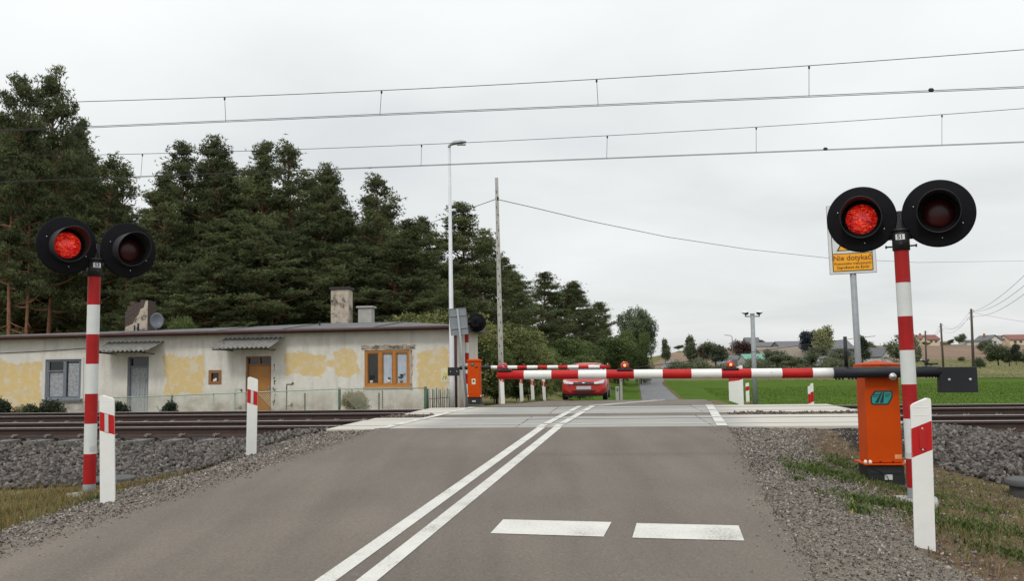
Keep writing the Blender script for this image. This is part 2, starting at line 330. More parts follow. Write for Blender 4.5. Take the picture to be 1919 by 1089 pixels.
def deckmat():
    m, nt, N, L, P = nmat('deck_concrete')
    P.inputs['Roughness'].default_value = .85
    tc = N.new('ShaderNodeTexCoord')
    mp = N.new('ShaderNodeMapping'); mp.inputs['Rotation'].default_value = (0,0,TH); mp.inputs['Scale'].default_value = (.5,3.5,1); L.new(tc.outputs['Object'], mp.inputs[0])
    n = N.new('ShaderNodeTexNoise'); n.inputs['Scale'].default_value = 1.6; n.inputs['Detail'].default_value = 8; n.inputs['Roughness'].default_value = .65; L.new(mp.outputs[0], n.inputs['Vector'])
    r = N.new('ShaderNodeValToRGB'); L.new(n.outputs[0], r.inputs[0]); cr = r.color_ramp
    cr.elements[0].position = .25; cr.elements[0].color = (.20,.193,.178,1); cr.elements[1].position = .75; cr.elements[1].color = (.36,.35,.325,1)
    # tyre-darkened lanes against paler ends that nobody drives on
    sp = N.new('ShaderNodeSeparateXYZ'); L.new(tc.outputs['Object'], sp.inputs[0])
    x = N.new('ShaderNodeMath'); x.operation = 'MULTIPLY_ADD'; L.new(sp.outputs[1], x.inputs[0]); x.inputs[1].default_value = -.16; L.new(sp.outputs[0], x.inputs[2])
    o1 = N.new('ShaderNodeMath'); o1.operation = 'SUBTRACT'; L.new(x.outputs[0], o1.inputs[0]); o1.inputs[1].default_value = -1.35
    ab = N.new('ShaderNodeMath'); ab.operation = 'ABSOLUTE'; L.new(o1.outputs[0], ab.inputs[0])
    mr = N.new('ShaderNodeMapRange'); L.new(ab.outputs[0], mr.inputs[0]); mr.inputs[1].default_value = 2.3; mr.inputs[2].default_value = 3.0; mr.inputs[3].default_value = 0; mr.inputs[4].default_value = 1
    mx = N.new('ShaderNodeMixRGB'); L.new(mr.outputs[0], mx.inputs[0]); L.new(r.outputs[0], mx.inputs[1]); mx.inputs[2].default_value = (.46,.43,.38,1)
    L.new(mx.outputs[0], P.inputs['Base Color'])
deckmat()
def groundmat():
    m, nt, N, L, P = nmat('ground')
    P.inputs['Roughness'].default_value = .95; P.inputs['Specular IOR Level'].default_value = .05
    tc = N.new('ShaderNodeTexCoord')
    a1 = N.new('ShaderNodeAttribute'); a1.attribute_name = 'zoneA'; a2 = N.new('ShaderNodeAttribute'); a2.attribute_name = 'zoneB'
    s1 = N.new('ShaderNodeSeparateColor'); L.new(a1.outputs['Color'], s1.inputs[0]); s2 = N.new('ShaderNodeSeparateColor'); L.new(a2.outputs['Color'], s2.inputs[0])
    nz = N.new('ShaderNodeTexNoise'); nz.inputs['Scale'].default_value = 2.2; nz.inputs['Detail'].default_value = 8; nz.inputs['Roughness'].default_value = .7; L.new(tc.outputs['Object'], nz.inputs['Vector'])
    def two(ca, cb, scale, det=8, stretch=None):
        n = N.new('ShaderNodeTexNoise'); n.inputs['Scale'].default_value = scale; n.inputs['Detail'].default_value = det; n.inputs['Roughness'].default_value = .75
        if stretch:
            mp = N.new('ShaderNodeMapping'); mp.inputs['Scale'].default_value = stretch; L.new(tc.outputs['Object'], mp.inputs[0]); L.new(mp.outputs[0], n.inputs['Vector'])
        else: L.new(tc.outputs['Object'], n.inputs['Vector'])
        r = N.new('ShaderNodeValToRGB'); L.new(n.outputs[0], r.inputs[0]); r.color_ramp.elements[0].position = .32; r.color_ramp.elements[1].position = .68
        r.color_ramp.elements[0].color = ca+(1,); r.color_ramp.elements[1].color = cb+(1,); return r.outputs[0]
    def mask(s, k=.55):
        x = N.new('ShaderNodeMath'); x.operation = 'MULTIPLY_ADD'; L.new(nz.outputs[0], x.inputs[0]); x.inputs[1].default_value = k; L.new(s, x.inputs[2])
        r = N.new('ShaderNodeMapRange'); L.new(x.outputs[0], r.inputs[0]); r.inputs[1].default_value = .5+k*.5-.10; r.inputs[2].default_value = .5+k*.5+.10; return r.outputs[0]
    def mix(f, a, b):
        mx = N.new('ShaderNodeMixRGB'); L.new(f, mx.inputs[0]); L.new(a, mx.inputs[1]); L.new(b, mx.inputs[2]); return mx.outputs[0]
    c = two((.065,.042,.026), (.16,.115,.075), 9.)                                   # bare soil
    c = mix(mask(s1.outputs[0]), c, two((.060,.050,.042), (.27,.235,.20), 60., 10))        # gravel shoulder
    c = mix(mask(s1.outputs[1]), c, two((.075,.068,.026), (.17,.145,.062), 9.))      # dry grass
    c = mix(mask(s1.outputs[2], .2), c, two((.045,.088,.007), (.072,.122,.013), .45, 10, (1,.35,1)))   # green crop
    c = mix(mask(s2.outputs[0], .3), c, two((.17,.12,.088), (.235,.17,.125), .05, 8, (1,.25,1)))  # ploughed hill
    c = mix(mask(s2.outputs[1], .4), c, two((.085,.095,.035), (.20,.175,.085), .10, 10, (1,.4,1)))   # meadow
    c = mix(mask(s2.outputs[2], .3), c, two((.012,.010,.009), (.05,.045,.04), 22.))   # ballast bed; shade of the gaps between stones put into its colour
    L.new(c, P.inputs['Base Color'])
    nb = N.new('ShaderNodeTexNoise'); nb.inputs['Scale'].default_value = 30; nb.inputs['Detail'].default_value = 6; L.new(tc.outputs['Object'], nb.inputs['Vector'])
    bp = N.new('ShaderNodeBump'); bp.inputs['Strength'].default_value = .6; bp.inputs['Distance'].default_value = .03; L.new(nb.outputs[0], bp.inputs['Height']); L.new(bp.outputs[0], P.inputs['Normal'])
groundmat()

# ------------------------------------------------------------------ mesh helpers
def tag(o, label=None, cat=None, group=None, kind=None):
    if label: o['label'] = label
    if cat: o['category'] = cat
    if group: o['group'] = group
    if kind: o['kind'] = kind
    return o
def empty(name, loc=(0,0,0), rz=0, label=None, cat=None, group=None):
    o = bpy.data.objects.new(name, None); o.empty_display_size = .2; o.location = loc; o.rotation_euler = (0,0,rz); col.objects.link(o)
    return tag(o, label, cat, group)
class MB:
    def __init__(s): s.v = []; s.f = []; s.m = []; s.sm = []
    def quad(s, pts, mi=0, smooth=False):
        b = len(s.v); s.v += [tuple(p) for p in pts]; s.f.append(tuple(range(b, b+len(pts)))); s.m.append(mi); s.sm.append(smooth); return s
    def box(s, x0, x1, y0, y1, z0, z1, mi=0):
        b = len(s.v); s.v += [(x0,y0,z0),(x1,y0,z0),(x1,y1,z0),(x0,y1,z0),(x0,y0,z1),(x1,y0,z1),(x1,y1,z1),(x0,y1,z1)]
        for f in ((3,2,1,0),(4,5,6,7),(0,1,5,4),(1,2,6,5),(2,3,7,6),(3,0,4,7)): s.f.append(tuple(b+i for i in f)); s.m.append(mi); s.sm.append(False)
        return s
    def hexa(s, p, mi=0):
        b = len(s.v); s.v += [tuple(q) for q in p]
        for f in ((3,2,1,0),(4,5,6,7),(0,1,5,4),(1,2,6,5),(2,3,7,6),(3,0,4,7)): s.f.append(tuple(b+i for i in f)); s.m.append(mi); s.sm.append(False)
        return s
    def tube(s, pts, rs, n=12, mi=0, cap=True, smooth=True, mis=None):
        pts = [Vector(p) for p in pts]; 
        if not hasattr(rs, '__len__'): rs = [rs]*len(pts)
        rings = []; ref = None
        for i, p in enumerate(pts):
            d = (pts[min(i+1, len(pts)-1)]-pts[max(i-1, 0)])
            if d.length < 1e-9: d = Vector((0,0,1))
            d.normalize()
            if ref is None: ref = Vector((1,0,0)) if abs(d.x) < .8 else Vector((0,1,0))
            a = (ref-d*ref.dot(d)).normalized(); b_ = d.cross(a); ref = a
            base = len(s.v)
            for k in range(n):
                t = 2*math.pi*k/n; s.v.append(tuple(p+a*(rs[i]*math.cos(t))+b_*(rs[i]*math.sin(t))))
            rings.append(base)
        for i in range(len(pts)-1):
            for k in range(n):
                k2 = (k+1) % n; s.f.append((rings[i]+k, rings[i]+k2, rings[i+1]+k2, rings[i+1]+k)); s.m.append(mis[i] if mis else mi); s.sm.append(smooth)
        if cap:
            s.f.append(tuple(rings[0]+k for k in reversed(range(n)))); s.m.append(mis[0] if mis else mi); s.sm.append(False)
            s.f.append(tuple(rings[-1]+k for k in range(n))); s.m.append(mis[-1] if mis else mi); s.sm.append(False)
        return s
    def lathe(s, prof, n=32, mi=0, axis='y', c=(0,0,0), smooth=True):
        """prof: (radius, along) pairs round the given axis"""
        rings = []
        for r, h in prof:
            base = len(s.v)
            for k in range(n):
                t = 2*math.pi*k/n; a, b = r*math.cos(t), r*math.sin(t)
                p = (a, h, b) if axis == 'y' else ((a, b, h) if axis == 'z' else (h, a, b))
                s.v.append((p[0]+c[0], p[1]+c[1], p[2]+c[2]))
            rings.append(base)
        for i in range(len(prof)-1):
            for k in range(n):
                k2 = (k+1) % n; s.f.append((rings[i]+k, rings[i]+k2, rings[i+1]+k2, rings[i+1]+k)); s.m.append(mi); s.sm.append(smooth)
        return s
    def prism(s, poly, y0, y1, mi=0):
        """poly in (x, z), extruded along y"""
        n = len(poly); b = len(s.v); s.v += [(x, y0, z) for x, z in poly]+[(x, y1, z) for x, z in poly]
        s.f.append(tuple(b+i for i in range(n))); s.f.append(tuple(b+n+i for i in reversed(range(n)))); s.m += [mi, mi]; s.sm += [False, False]
        for i in range(n):
            j = (i+1) % n; s.f.append((b+i, b+n+i, b+n+j, b+j)); s.m.append(mi); s.sm.append(False)
        return s
    def ellipsoid(s, c, r, n=16, m=10, mi=0, z0=-1, z1=1):
        prof = []
        for i in range(m+1):
            a = math.asin(z0)+(math.asin(z1)-math.asin(z0))*i/m; prof.append((math.cos(a), math.sin(a)))
        b = len(s.v); s.lathe(prof, n, mi, 'z')
        for i in range(b, len(s.v)): x, y, z = s.v[i]; s.v[i] = (x*r[0]+c[0], y*r[1]+c[1], z*r[2]+c[2])
        return s
    def build(s, name, mats, parent=None, bevel=0, loc=None, rot=None, fix=True, bseg=2):
        me = bpy.data.meshes.new(name); me.from_pydata(s.v, [], s.f)
        if isinstance(mats, str): mats = [mats]
        for m in mats: me.materials.append(MATS[m])
        me.polygons.foreach_set('material_index', s.m); me.polygons.foreach_set('use_smooth', s.sm); me.update()
        if fix or bevel:
            bm = bmesh.new(); bm.from_mesh(me)
            bmesh.ops.remove_doubles(bm, verts=bm.verts, dist=1e-5)
            if fix: bmesh.ops.recalc_face_normals(bm, faces=bm.faces)
            if bevel:
                es = [e for e in bm.edges if len(e.link_faces) == 2 and e.calc_face_angle(0) > .6]
                bmesh.ops.bevel(bm, geom=es, offset=bevel, segments=bseg, profile=.5, affect='EDGES', clamp_overlap=True)
            bm.to_mesh(me); bm.free()
        o = bpy.data.objects.new(name, me); col.objects.link(o)
        if loc is not None: o.location = loc
        if rot is not None: o.rotation_euler = rot
        if parent: o.parent = parent
        return o
def npmesh(name, V, Fc, mats, tint=None, parent=None, midx=None, smooth=False):
    """V (n,3), Fc (m,k) numpy arrays; tint per face (m,)"""
    me = bpy.data.meshes.new(name); nv, (nf, k) = len(V), Fc.shape
    me.vertices.add(nv); me.vertices.foreach_set('co', np.ascontiguousarray(V, dtype=np.float32).ravel())
    me.loops.add(nf*k); me.loops.foreach_set('vertex_index', np.ascontiguousarray(Fc, dtype=np.int32).ravel())
    me.polygons.add(nf); me.polygons.foreach_set('loop_start', np.arange(0, nf*k, k, dtype=np.int32))
    if isinstance(mats, str): mats = [mats]
    for m in mats: me.materials.append(MATS[m])
    if midx is not None: me.polygons.foreach_set('material_index', midx.astype(np.int32))
    if smooth: me.polygons.foreach_set('use_smooth', np.ones(nf, bool))
    if tint is not None:
        a = me.attributes.new('tint', 'FLOAT', 'FACE'); a.data.foreach_set('value', tint.astype(np.float32))
    me.update(calc_edges=True)
    o = bpy.data.objects.new(name, me); col.objects.link(o)
    if parent: o.parent = parent
    return o
def copy_tree(o, parent=None):
    c = o.copy(); col.objects.link(c)
    if parent: c.parent = parent
    for ch in o.children: copy_tree(ch, c)
    return c
def text_mesh(name, body, size, mname, parent, loc, rot, ext=.0015, align='CENTER', bold=.0, sx=1):
    cu = bpy.data.curves.new(name, 'FONT'); cu.body = body; cu.size = size; cu.align_x = align; cu.align_y = 'CENTER'; cu.extrude = ext; cu.offset = bold
    t = bpy.data.objects.new('tmp', cu); col.objects.link(t)
    dg = bpy.context.evaluated_depsgraph_get(); me = bpy.data.meshes.new_from_object(t.evaluated_get(dg)); me.name = name
    bpy.data.objects.remove(t); me.materials.clear(); me.materials.append(MATS[mname])
    o = bpy.data.objects.new(name, me); col.objects.link(o); o.parent = parent; o.location = loc; o.rotation_euler = rot; o.scale = (sx,1,1)
    return o
rng = np.random.default_rng(7); random.seed(5)
def yaw_to_cam(p): return math.atan2(p[0], -p[1])*0+math.atan2(-p[0], p[1])   # turn so that local -y faces the camera

# ------------------------------------------------------------------ ground sheet
def axis(n, lo, hi, c, a):
    t0, t1 = math.asinh((lo-c)/a), math.asinh((hi-c)/a); return c+a*np.sinh(np.linspace(t0, t1, n))
gx = axis(620, -1400, 1600, 0, 3.2); gy = axis(560, -40, 2600, 9, 3.0)
GX, GY = np.meshgrid(gx, gy); GZ = zfun(GX, GY)
U_ = GX*CT-GY*ST; V_ = GX*ST+GY*CT
nx_, ny_ = len(gx), len(gy)
idx = np.arange(nx_*ny_).reshape(ny_, nx_)
Fq = np.stack([idx[:-1,:-1], idx[:-1,1:], idx[1:,1:], idx[1:,:-1]], -1).reshape(-1, 4)
gnd = npmesh('ground', np.stack([GX, GY, GZ], -1).reshape(-1, 3), Fq, 'ground', smooth=True); gnd['kind'] = 'structure'
l_, r_ = uL(V_), uR(V_); e_ = np.maximum(np.maximum(l_-U_, U_-r_), 0); right = U_ > (l_+r_)/2
def zones(U, V, X, Y):
    l, r = uL(V), uR(V); el_, er_ = np.maximum(l-U, 0), np.maximum(U-r, 0); e = np.maximum(el_, er_); rt = U > (l+r)/2
    gravel = np.where(V < 14.2, np.where(rt, 1-sstep(.75, 1.25, e+.22*hnoise(X, Y, 1.5)), 1-sstep(.9, 1.4, e)), np.where(V < 36, 1-sstep(.3, .8, e), 0))
    gravel = np.where((V < 14.2) & rt & (V > 10.5), gravel*(.62+.25*hnoise(X, Y, 2.6, 5)), gravel)
    dry = np.where((V < 12.3), np.where(rt, .5+.3*hnoise(X, Y, .9, 3), .75), np.where(V > 21.8, .55, 0))
    dry = np.where((V < 14.2), dry*sstep(.8, 1.6, e), dry)
    crop = np.where((V > 38) & (V < 165) & (er_ > 1.6+V*.01), 1., 0.)
    crop = np.where((V > 22) & (V <= 200) & (er_ > .4) & (er_ <= 2.5+V*.02), .72, crop)
    crop = np.where((V > 22) & (V <= 38) & (er_ > 2.5), .9, crop)
    crop = np.where((V > 34) & (V < 200) & (el_ > .1) & (el_ < 5), .75, crop)
    brown = np.where((V > 268+8*hnoise(X, Y, .02)) & (V < 418), 1., 0.)
    brown = np.where((V > 205) & (X < 75) & (X > -20) & (V < 262), .62, brown)
    meadow = np.where((V >= 160) & (V <= 205) & (X < 75), .8, 0.)+np.where(((V >= 160) & (V <= 272) & (X > 75)) | (V >= 410) | ((V > 60) & (U < l-5)), .9, 0.)
    meadow = np.where((V > 30) & (V <= 60) & (U < l-3), .6, meadow)
    ball = np.where((V > np.where(rt, 12.2-1.75*sstep(3.7, 5.0, U), 10.75+.5*sstep(-6.5, -4.2, U))-.2*hnoise(X, Y, 1.3)) & (V < 21.7) & ((e > 1.5) | (V > 14.1)), 1., 0.)
    return gravel, dry, crop, brown, meadow, ball
za = zones(U_, V_, GX, GY)
for nm, tr in (('zoneA', za[:3]), ('zoneB', za[3:])):
    a = gnd.data.color_attributes.new(nm, 'FLOAT_COLOR', 'POINT')
    arr = np.ones((nx_*ny_, 4), np.float32)
    for i in range(3): arr[:, i] = np.clip(tr[i], 0, 1).ravel()
    a.data.foreach_set('color', arr.ravel())

# ------------------------------------------------------------------ roads
def road_strip(name, v0, v1, n, mname, zo=0., skirt=.14):
    m = MB(); vs = np.linspace(v0, v1, n)
    P = []
    for v in vs:
        a, b = float(uL(v)), float(uR(v)); z = float(roadz(v))+zo
        w_ = .02*math.sin(v*3.1)+.015*math.sin(v*7.7)+.02*math.sin(v*1.3)
        us = [a-w_]+[a+(b-a)*k/8 for k in range(1, 8)]+[b+w_*.8+.012*math.sin(v*11)]
        P.append([W(u, v, z) for u in us])
    for i in range(n-1):
        for k in range(8): m.quad((P[i][k], P[i][k+1], P[i+1][k+1], P[i+1][k]))
        for k in (0, 8):
            dn = Vector((0,0,-skirt)); m.quad((P[i][k], P[i+1][k], P[i+1][k]+dn, P[i][k]+dn))
    o = m.build(name, mname, fix=True); o['kind'] = 'structure'; return o
road_strip('road', -30, D0-.01, 340, 'asphalt_new')
road_strip('road_beyond', D1+.01, 33.5, 60, 'asphalt_new')
road_strip('far_road', 33.52, 318, 220, 'asphalt_old')
# concrete crossing deck: rows of 3 m panels
uend = [uv(atV(610, 799, D0))[0]]; 
u0 = uend[0]; PL = 3.0
rows = [(D0, R1-.045), (R1+.085, R2-.085), (R2+.045, R2+.75), (R3-.75, R3-.045), (R3+.085, R4-.085), (R4+.045, D1)]
deck = MB()
for ri, (a, b) in enumerate(rows):
    sh = .0 if ri < 3 else .25
    for k in range(3):
        ua, ub = u0+sh+k*PL+.006, u0+sh+(k+1)*PL-.006
        x = [W(ua, a), W(ub, a), W(ub, b), W(ua, b)]
        zt = -.004+.003*math.sin(ri*2.1+k*1.7)
        deck.hexa([(p.x, p.y, -.16) for p in x]+[(p.x, p.y, zt) for p in x])
dk = deck.build('crossing_deck', 'deck_concrete', bevel=.012); dk['kind'] = 'structure'
# asphalt strip between the two tracks
m = MB(); a, b = R2+.752, R3-.752
p = [W(float(uL(a))-.15, a), W(float(uR(a))+.1, a), W(float(uR(b))+.1, b), W(float(uL(b))-.15, b)]
m.hexa([(q.x, q.y, -.15) for q in p]+[(q.x, q.y, -.008) for q in p]); o = m.build('road_between_tracks', 'asphalt_new'); o['kind'] = 'structure'
# ------------------------------------------------------------------ road markings
def paint_quad(m, pts, zo=.004):
    q = []
    for u, v in pts: q.append(W(u, v, float(roadz(v))+zo))
    m.quad(q)
def line_on_road(m, a, b, wdt, zo=.004, n=10):
    (ua, va), (ub, vb) = a, b
    for i in range(n):
        t0, t1 = i/n, (i+1)/n
        A = (ua+(ub-ua)*t0, va+(vb-va)*t0); B = (ua+(ub-ua)*t1, va+(vb-va)*t1); h = wdt/2
        paint_quad(m, [(A[0]-h, A[1]), (A[0]+h, A[1]), (B[0]+h, B[1]), (B[0]-h, B[1])], zo)
mk = MB()
c1a, c1b = onroad(611.5, 1089), onroad(1018.5, 799.5); c2a, c2b = onroad(688.5, 1089), onroad(1048, 799.5)
def extend(a, b, v): t = (v-b[1])/(b[1]-a[1]); return (b[0]+(b[0]-a[0])*t, v)
for a, b in ((c1a, c1b), (c2a, c2b)):
    line_on_road(mk, extend(a, b, -8), extend(a, b, D0-.015), .125, n=30)
# the stop line's two dashes, at their corners in the photo's road plane
for q in (((943,975),(1146,980),(1131,1007.5),(919,1001)), ((1193,982),(1384,986.5),(1395,1015),(1185,1009.5))):
    P_ = [onroad(*c) for c in q]; paint_quad(mk, [P_[3], P_[2], P_[1], P_[0]])
o = mk.build('road_markings', 'road_paint', fix=True); o['kind'] = 'structure'
mk = MB()
def deckline(m, pa, pb, wdt):
    for (a, b) in rows+[(R2+.752, R3-.752)]:
        for s0, s1 in ((a+.014, b-.014),):
            A = onV(pa, pb, s0); B = onV(pa, pb, s1); h = wdt/2
            zt = .0045
            m.quad([W(A-h, s0, zt), W(A+h, s0, zt), W(B+h, s1, zt), W(B-h, s1, zt)])
def onV(pa, pb, v):
    t = (v-pa[1])/(pb[1]-pa[1]); return pa[0]+(pb[0]-pa[0])*t
def dpt(px, py):
    d = ray(px, py); t = -EYE/d.z; return uv((d.x*t, d.y*t))
deckline(mk, dpt(1018.5, 797.5), dpt(1086, 762), .125); deckline(mk, dpt(1048, 797.5), dpt(1110, 762), .125)
deckline(mk, dpt(738, 798), dpt(884, 764), .16); deckline(mk, dpt(1353, 797.5), dpt(1329, 759), .16)
o = mk.build('crossing_markings', 'road_paint'); o['kind'] = 'structure'
mk = MB()
for sgn in (-1, 1):
    pts = [(21.1, .0), (23, .22), (25.5, .55), (28.5, 1.0), (32, 1.45)]
    base = dpt(1101, 759) if sgn < 0 else dpt(1121, 759)
    for i in range(4):
        (va, da), (vb, db) = pts[i], pts[i+1]; A = (base[0]+da*1.0+.06*(va-21), va); B = (base[0]+db*1.0+.06*(vb-21), vb)
        line_on_road(mk, A, B, .125, .004, 4)
o = mk.build('centre_line_beyond', 'road_paint'); o['kind'] = 'structure'

# ------------------------------------------------------------------ rails, clips, sleepers
prof = [(-.075,-.172),(.075,-.172),(.075,-.160),(.025,-.145),(.009,-.125),(.009,-.050),(.020,-.042),(.036,-.036),(.036,-.006),(.030,0),(-.030,0),(-.036,-.006),(-.036,-.036),(-.020,-.042),(-.009,-.050),(-.009,-.125),(-.025,-.145),(-.075,-.160)]
clipm = MB()
clipm.tube([(-.055,-.10,.005),(-.045,-.055,.035),(-.02,-.03,.045),(.005,-.06,.02),(.03,-.09,.03),(.055,-.075,.045),(.065,-.04,.02)], .009, 6)
clipm.tube([(-.02,-.11,-.01),(-.02,-.05,.03)], .012, 6)
clip0 = None
RLAB = ['nearest rusty rail of the four, running past the ballast edge', 'second rail from the camera, with the brightest shiny top',
        'third rail from the camera, near rail of the far track', 'farthest rail, behind which the garden fence and green field stand']
for i, rv in enumerate((R1, R2, R3, R4)):
    root = empty('rail', W(0, rv, 0), -TH, RLAB[i], 'rail', 'rails of the two tracks')
    m = MB(); n = len(prof); ua, ub = -120, 90
    b = 0; m.v = [(ua, y, z) for y, z in prof]+[(ub, y, z) for y, z in prof]
    for k in range(n):
        j = (k+1) % n; m.f.append((k, n+k, n+j, j)); m.m.append(1 if k == 9 else (2 if k in (2, 8) else 0)); m.sm.append(False)
    m.f.append(tuple(reversed(range(n)))); m.f.append(tuple(range(n, 2*n))); m.m += [0, 0]; m.sm += [False, False]
    m.build('rail_bar', ['rust_rail', 'rail_top' if i != 2 else 'rail_top', 'rail_ledge'], root)
    if i in (0, 2):
        for k in range(-32, 22):
            u = k*.6+.22*(i/2)
            if u0-.1 < u < u0+9.1: continue
            if clip0 is None: clip0 = clipm.build('rail_clip', 'clip_steel', root); c = clip0
            else: c = clip0.copy(); col.objects.link(c)
            c.parent = root; c.location = (u, -.02, -.155)
sl0 = None
for k in range(-26, 22):
    u = k*.6
    if u0-.1 < u < u0+9.1: continue
    for tv in (TR1,):
        if sl0 is None:
            mm = MB(); mm.hexa([(-.14,-1.3,-.40),(.14,-1.3,-.40),(.14,1.3,-.40),(-.14,1.3,-.40),(-.11,-1.3,-.185),(.11,-1.3,-.185),(.11,1.3,-.185),(-.11,1.3,-.185)])
            sl0 = mm.build('concrete_sleeper', 'sleeper_concrete', bevel=.01); c = sl0
        else: c = sl0.copy(); col.objects.link(c)
        c.location = W(u, tv, 0); c.rotation_euler = (0,0,-TH)
        tag(c, 'concrete sleeper almost buried in the ballast under the near track', 'sleeper', 'sleepers under the near track')

# ------------------------------------------------------------------ stones
def stones(name, P, size, mname, label, cat='ballast', flat=.7):
    n = len(P)
    base = np.array([[-1,-1,-1],[1,-1,-1],[1,1,-1],[-1,1,-1],[-1,-1,1],[1,-1,1],[1,1,1],[-1,1,1]], float)*.5
    Vv = base[None]*(1+.0*P[:, :1, None])+rng.uniform(-.28, .28, (n, 8, 3))
    sc = size[:, None]*np.stack([rng.uniform(.8, 1.6, n), rng.uniform(.5, .95, n), rng.uniform(.35, .75, n)], -1)
    Vv = Vv*sc[:, None, :]
    a = rng.normal(size=(n, 4)); a[:, 1:3] *= flat; a /= np.linalg.norm(a, axis=1)[:, None]
    w_, x, y, z = a.T
    R = np.stack([1-2*(y*y+z*z), 2*(x*y-z*w_), 2*(x*z+y*w_), 2*(x*y+z*w_), 1-2*(x*x+z*z), 2*(y*z-x*w_), 2*(x*z-y*w_), 2*(y*z+x*w_), 1-2*(x*x+y*y)], -1).reshape(n, 3, 3)
    Vv = np.einsum('nij,nkj->nki', R, Vv)+P[:, None, :]
    f = np.array([(3,2,1,0),(4,5,6,7),(0,1,5,4),(1,2,6,5),(2,3,7,6),(3,0,4,7)])
    Fc = (f[None]+8*np.arange(n)[:, None, None]).reshape(-1, 4)
    tint = np.clip(np.repeat(rng.beta(1.6, 2.4, n), 6)+rng.uniform(-.16, .16, 6*n), 0, 1)
    o = npmesh(name, Vv.reshape(-1, 3), Fc, mname, tint); o['kind'] = 'stuff'; tag(o, label, cat); return o
def scatter(n, ulo, uhi, vlo, vhi):
    u = rng.uniform(ulo, uhi, n); v = rng.uniform(vlo, vhi, n); x = u*CT+v*ST; y = -u*ST+v*CT; return u, v, x, y
def scat_keep(n, ulo, uhi, vlo, vhi, keep):
    u, v, x, y = scatter(n, ulo, uhi, vlo, vhi); k = keep(u, v, x, y); u, v, x, y = u[k], v[k], x[k], y[k]
    return u, v, x, y, zfun(x, y)
def eoff(u, v): return np.maximum(np.maximum(uL(v)-u, u-uR(v)), 0)
PB = []
def addb(n, ulo, uhi, vlo, vhi, keep, dz=.0, jit=.03):
    u, v, x, y, z = scat_keep(n, ulo, uhi, vlo, vhi, keep); PB.append(np.stack([x, y, z+dz+rng.uniform(-jit, jit, len(x))], -1))
kb = lambda u, v, x, y: (v > np.where(u < 1, 10.55+.6*sstep(-6.5, -4.2, u), 12.1-1.75*sstep(3.7, 5.0, u))-.25*hnoise(x, y, 1.3)) & ((u < uL(v)-np.interp(v, [10.5,12,13.9], [2.0,1.5,.8])) | (u > uR(v)+np.interp(v, [12,13.9], [1.9,1.5])))
addb(50000, -17, -2.5, 10.1, 14.62, kb, .008)
addb(46000, 4.0, 13, 10.0, 14.62, kb, .008)
kr = lambda u, v, x, y: ((u < u0-.05) | (u > u0+9.05))
addb(9000, -17, 13, 14.86, 16.14, kr, -.01); addb(9000, -17, 13, 16.36, 18.64, kr, .0); addb(5000, -17, 13, 18.87, 20.14, kr, -.01); addb(6000, -17, 13, 20.4, 21.8, kr, .02)
Pb = np.concatenate(PB); stones('ballast', Pb, rng.uniform(.030, .068, len(Pb)), 'ballast_stone', 'dark grey crushed stone ballast heaped along and between the tracks')
# scruffy rubble between the tracks, filling to deck height
PB.clear()
for ul, uh in ((u0+.1, float(uL(17.5))-.1), (float(uR(17.5))+.15, u0+9.6)):
    u, v, x, y = scatter(5200, ul, uh, R2+.76, R3-.76)
    PB.append(np.stack([x, y, -.06+rng.uniform(-.03, .03, len(x))], -1))
Pb = np.concatenate(PB); stones('rubble', Pb, rng.uniform(.03, .07, len(Pb)), 'rubble_stone', 'brownish rubble filling the gap between the crossing slabs')
PB.clear()
# gravel shoulders
kg = lambda u, v, x, y: (eoff(u, v) > .01) & ((u < uL(v)) & (uL(v)-u < 1.25+.2*hnoise(x, y, 1.5)+.5*np.interp(v, [11,13.5], [0,1])))
addb(110000, -8.5, -1.5, 4.5, 13.95, kg, .002, .006)
kg2 = lambda u, v, x, y: (u > uR(v)+.01) & (rng.uniform(0, 1, len(u)) < 1.15-sstep(.55, 1.35, u-uR(v)+.22*hnoise(x, y, 1.5)))
addb(170000, 1.2, 6.5, 3.2, 13.95, kg2, .002, .006)
Pb = np.concatenate(PB); d_ = np.linalg.norm(Pb[:, :2], axis=1)
stones('gravel', Pb, (.004+.013*rng.uniform(0, 1, len(Pb))**3)*np.interp(d_, [4, 12], [.8, 1.6]), 'gravel_stone', 'pale chippings and gravel spread along both road shoulders', 'gravel')
PB.clear()
# strays that have rolled onto the asphalt
for side in (0, 1):
    n_ = 1500; v = rng.uniform(4.2, 13.8, n_); off = rng.exponential(.055, n_)-.02; u = (uL(v)+off) if side == 0 else (uR(v)-off); PB.append(np.stack([u*CT+v*ST, -u*ST+v*CT, roadz(v)+.002], -1))
Pb = np.concatenate(PB); stones('stray_gravel', Pb, .004+.010*rng.uniform(0, 1, len(Pb))**2, 'gravel_stone', 'stray chippings on the edges of the asphalt', 'gravel')
PB.clear()
kk = lambda u, v, x, y: eoff(u, v) > .3
addb(1500, -8, 7, 4.5, 12.2, kk, .000, .006)
Pb = np.concatenate(PB); stones('loose_stones', Pb, (.012+.03*rng.uniform(0, 1, len(Pb))**2), 'gravel_stone', 'loose stones scattered over the bare verge', 'stones')
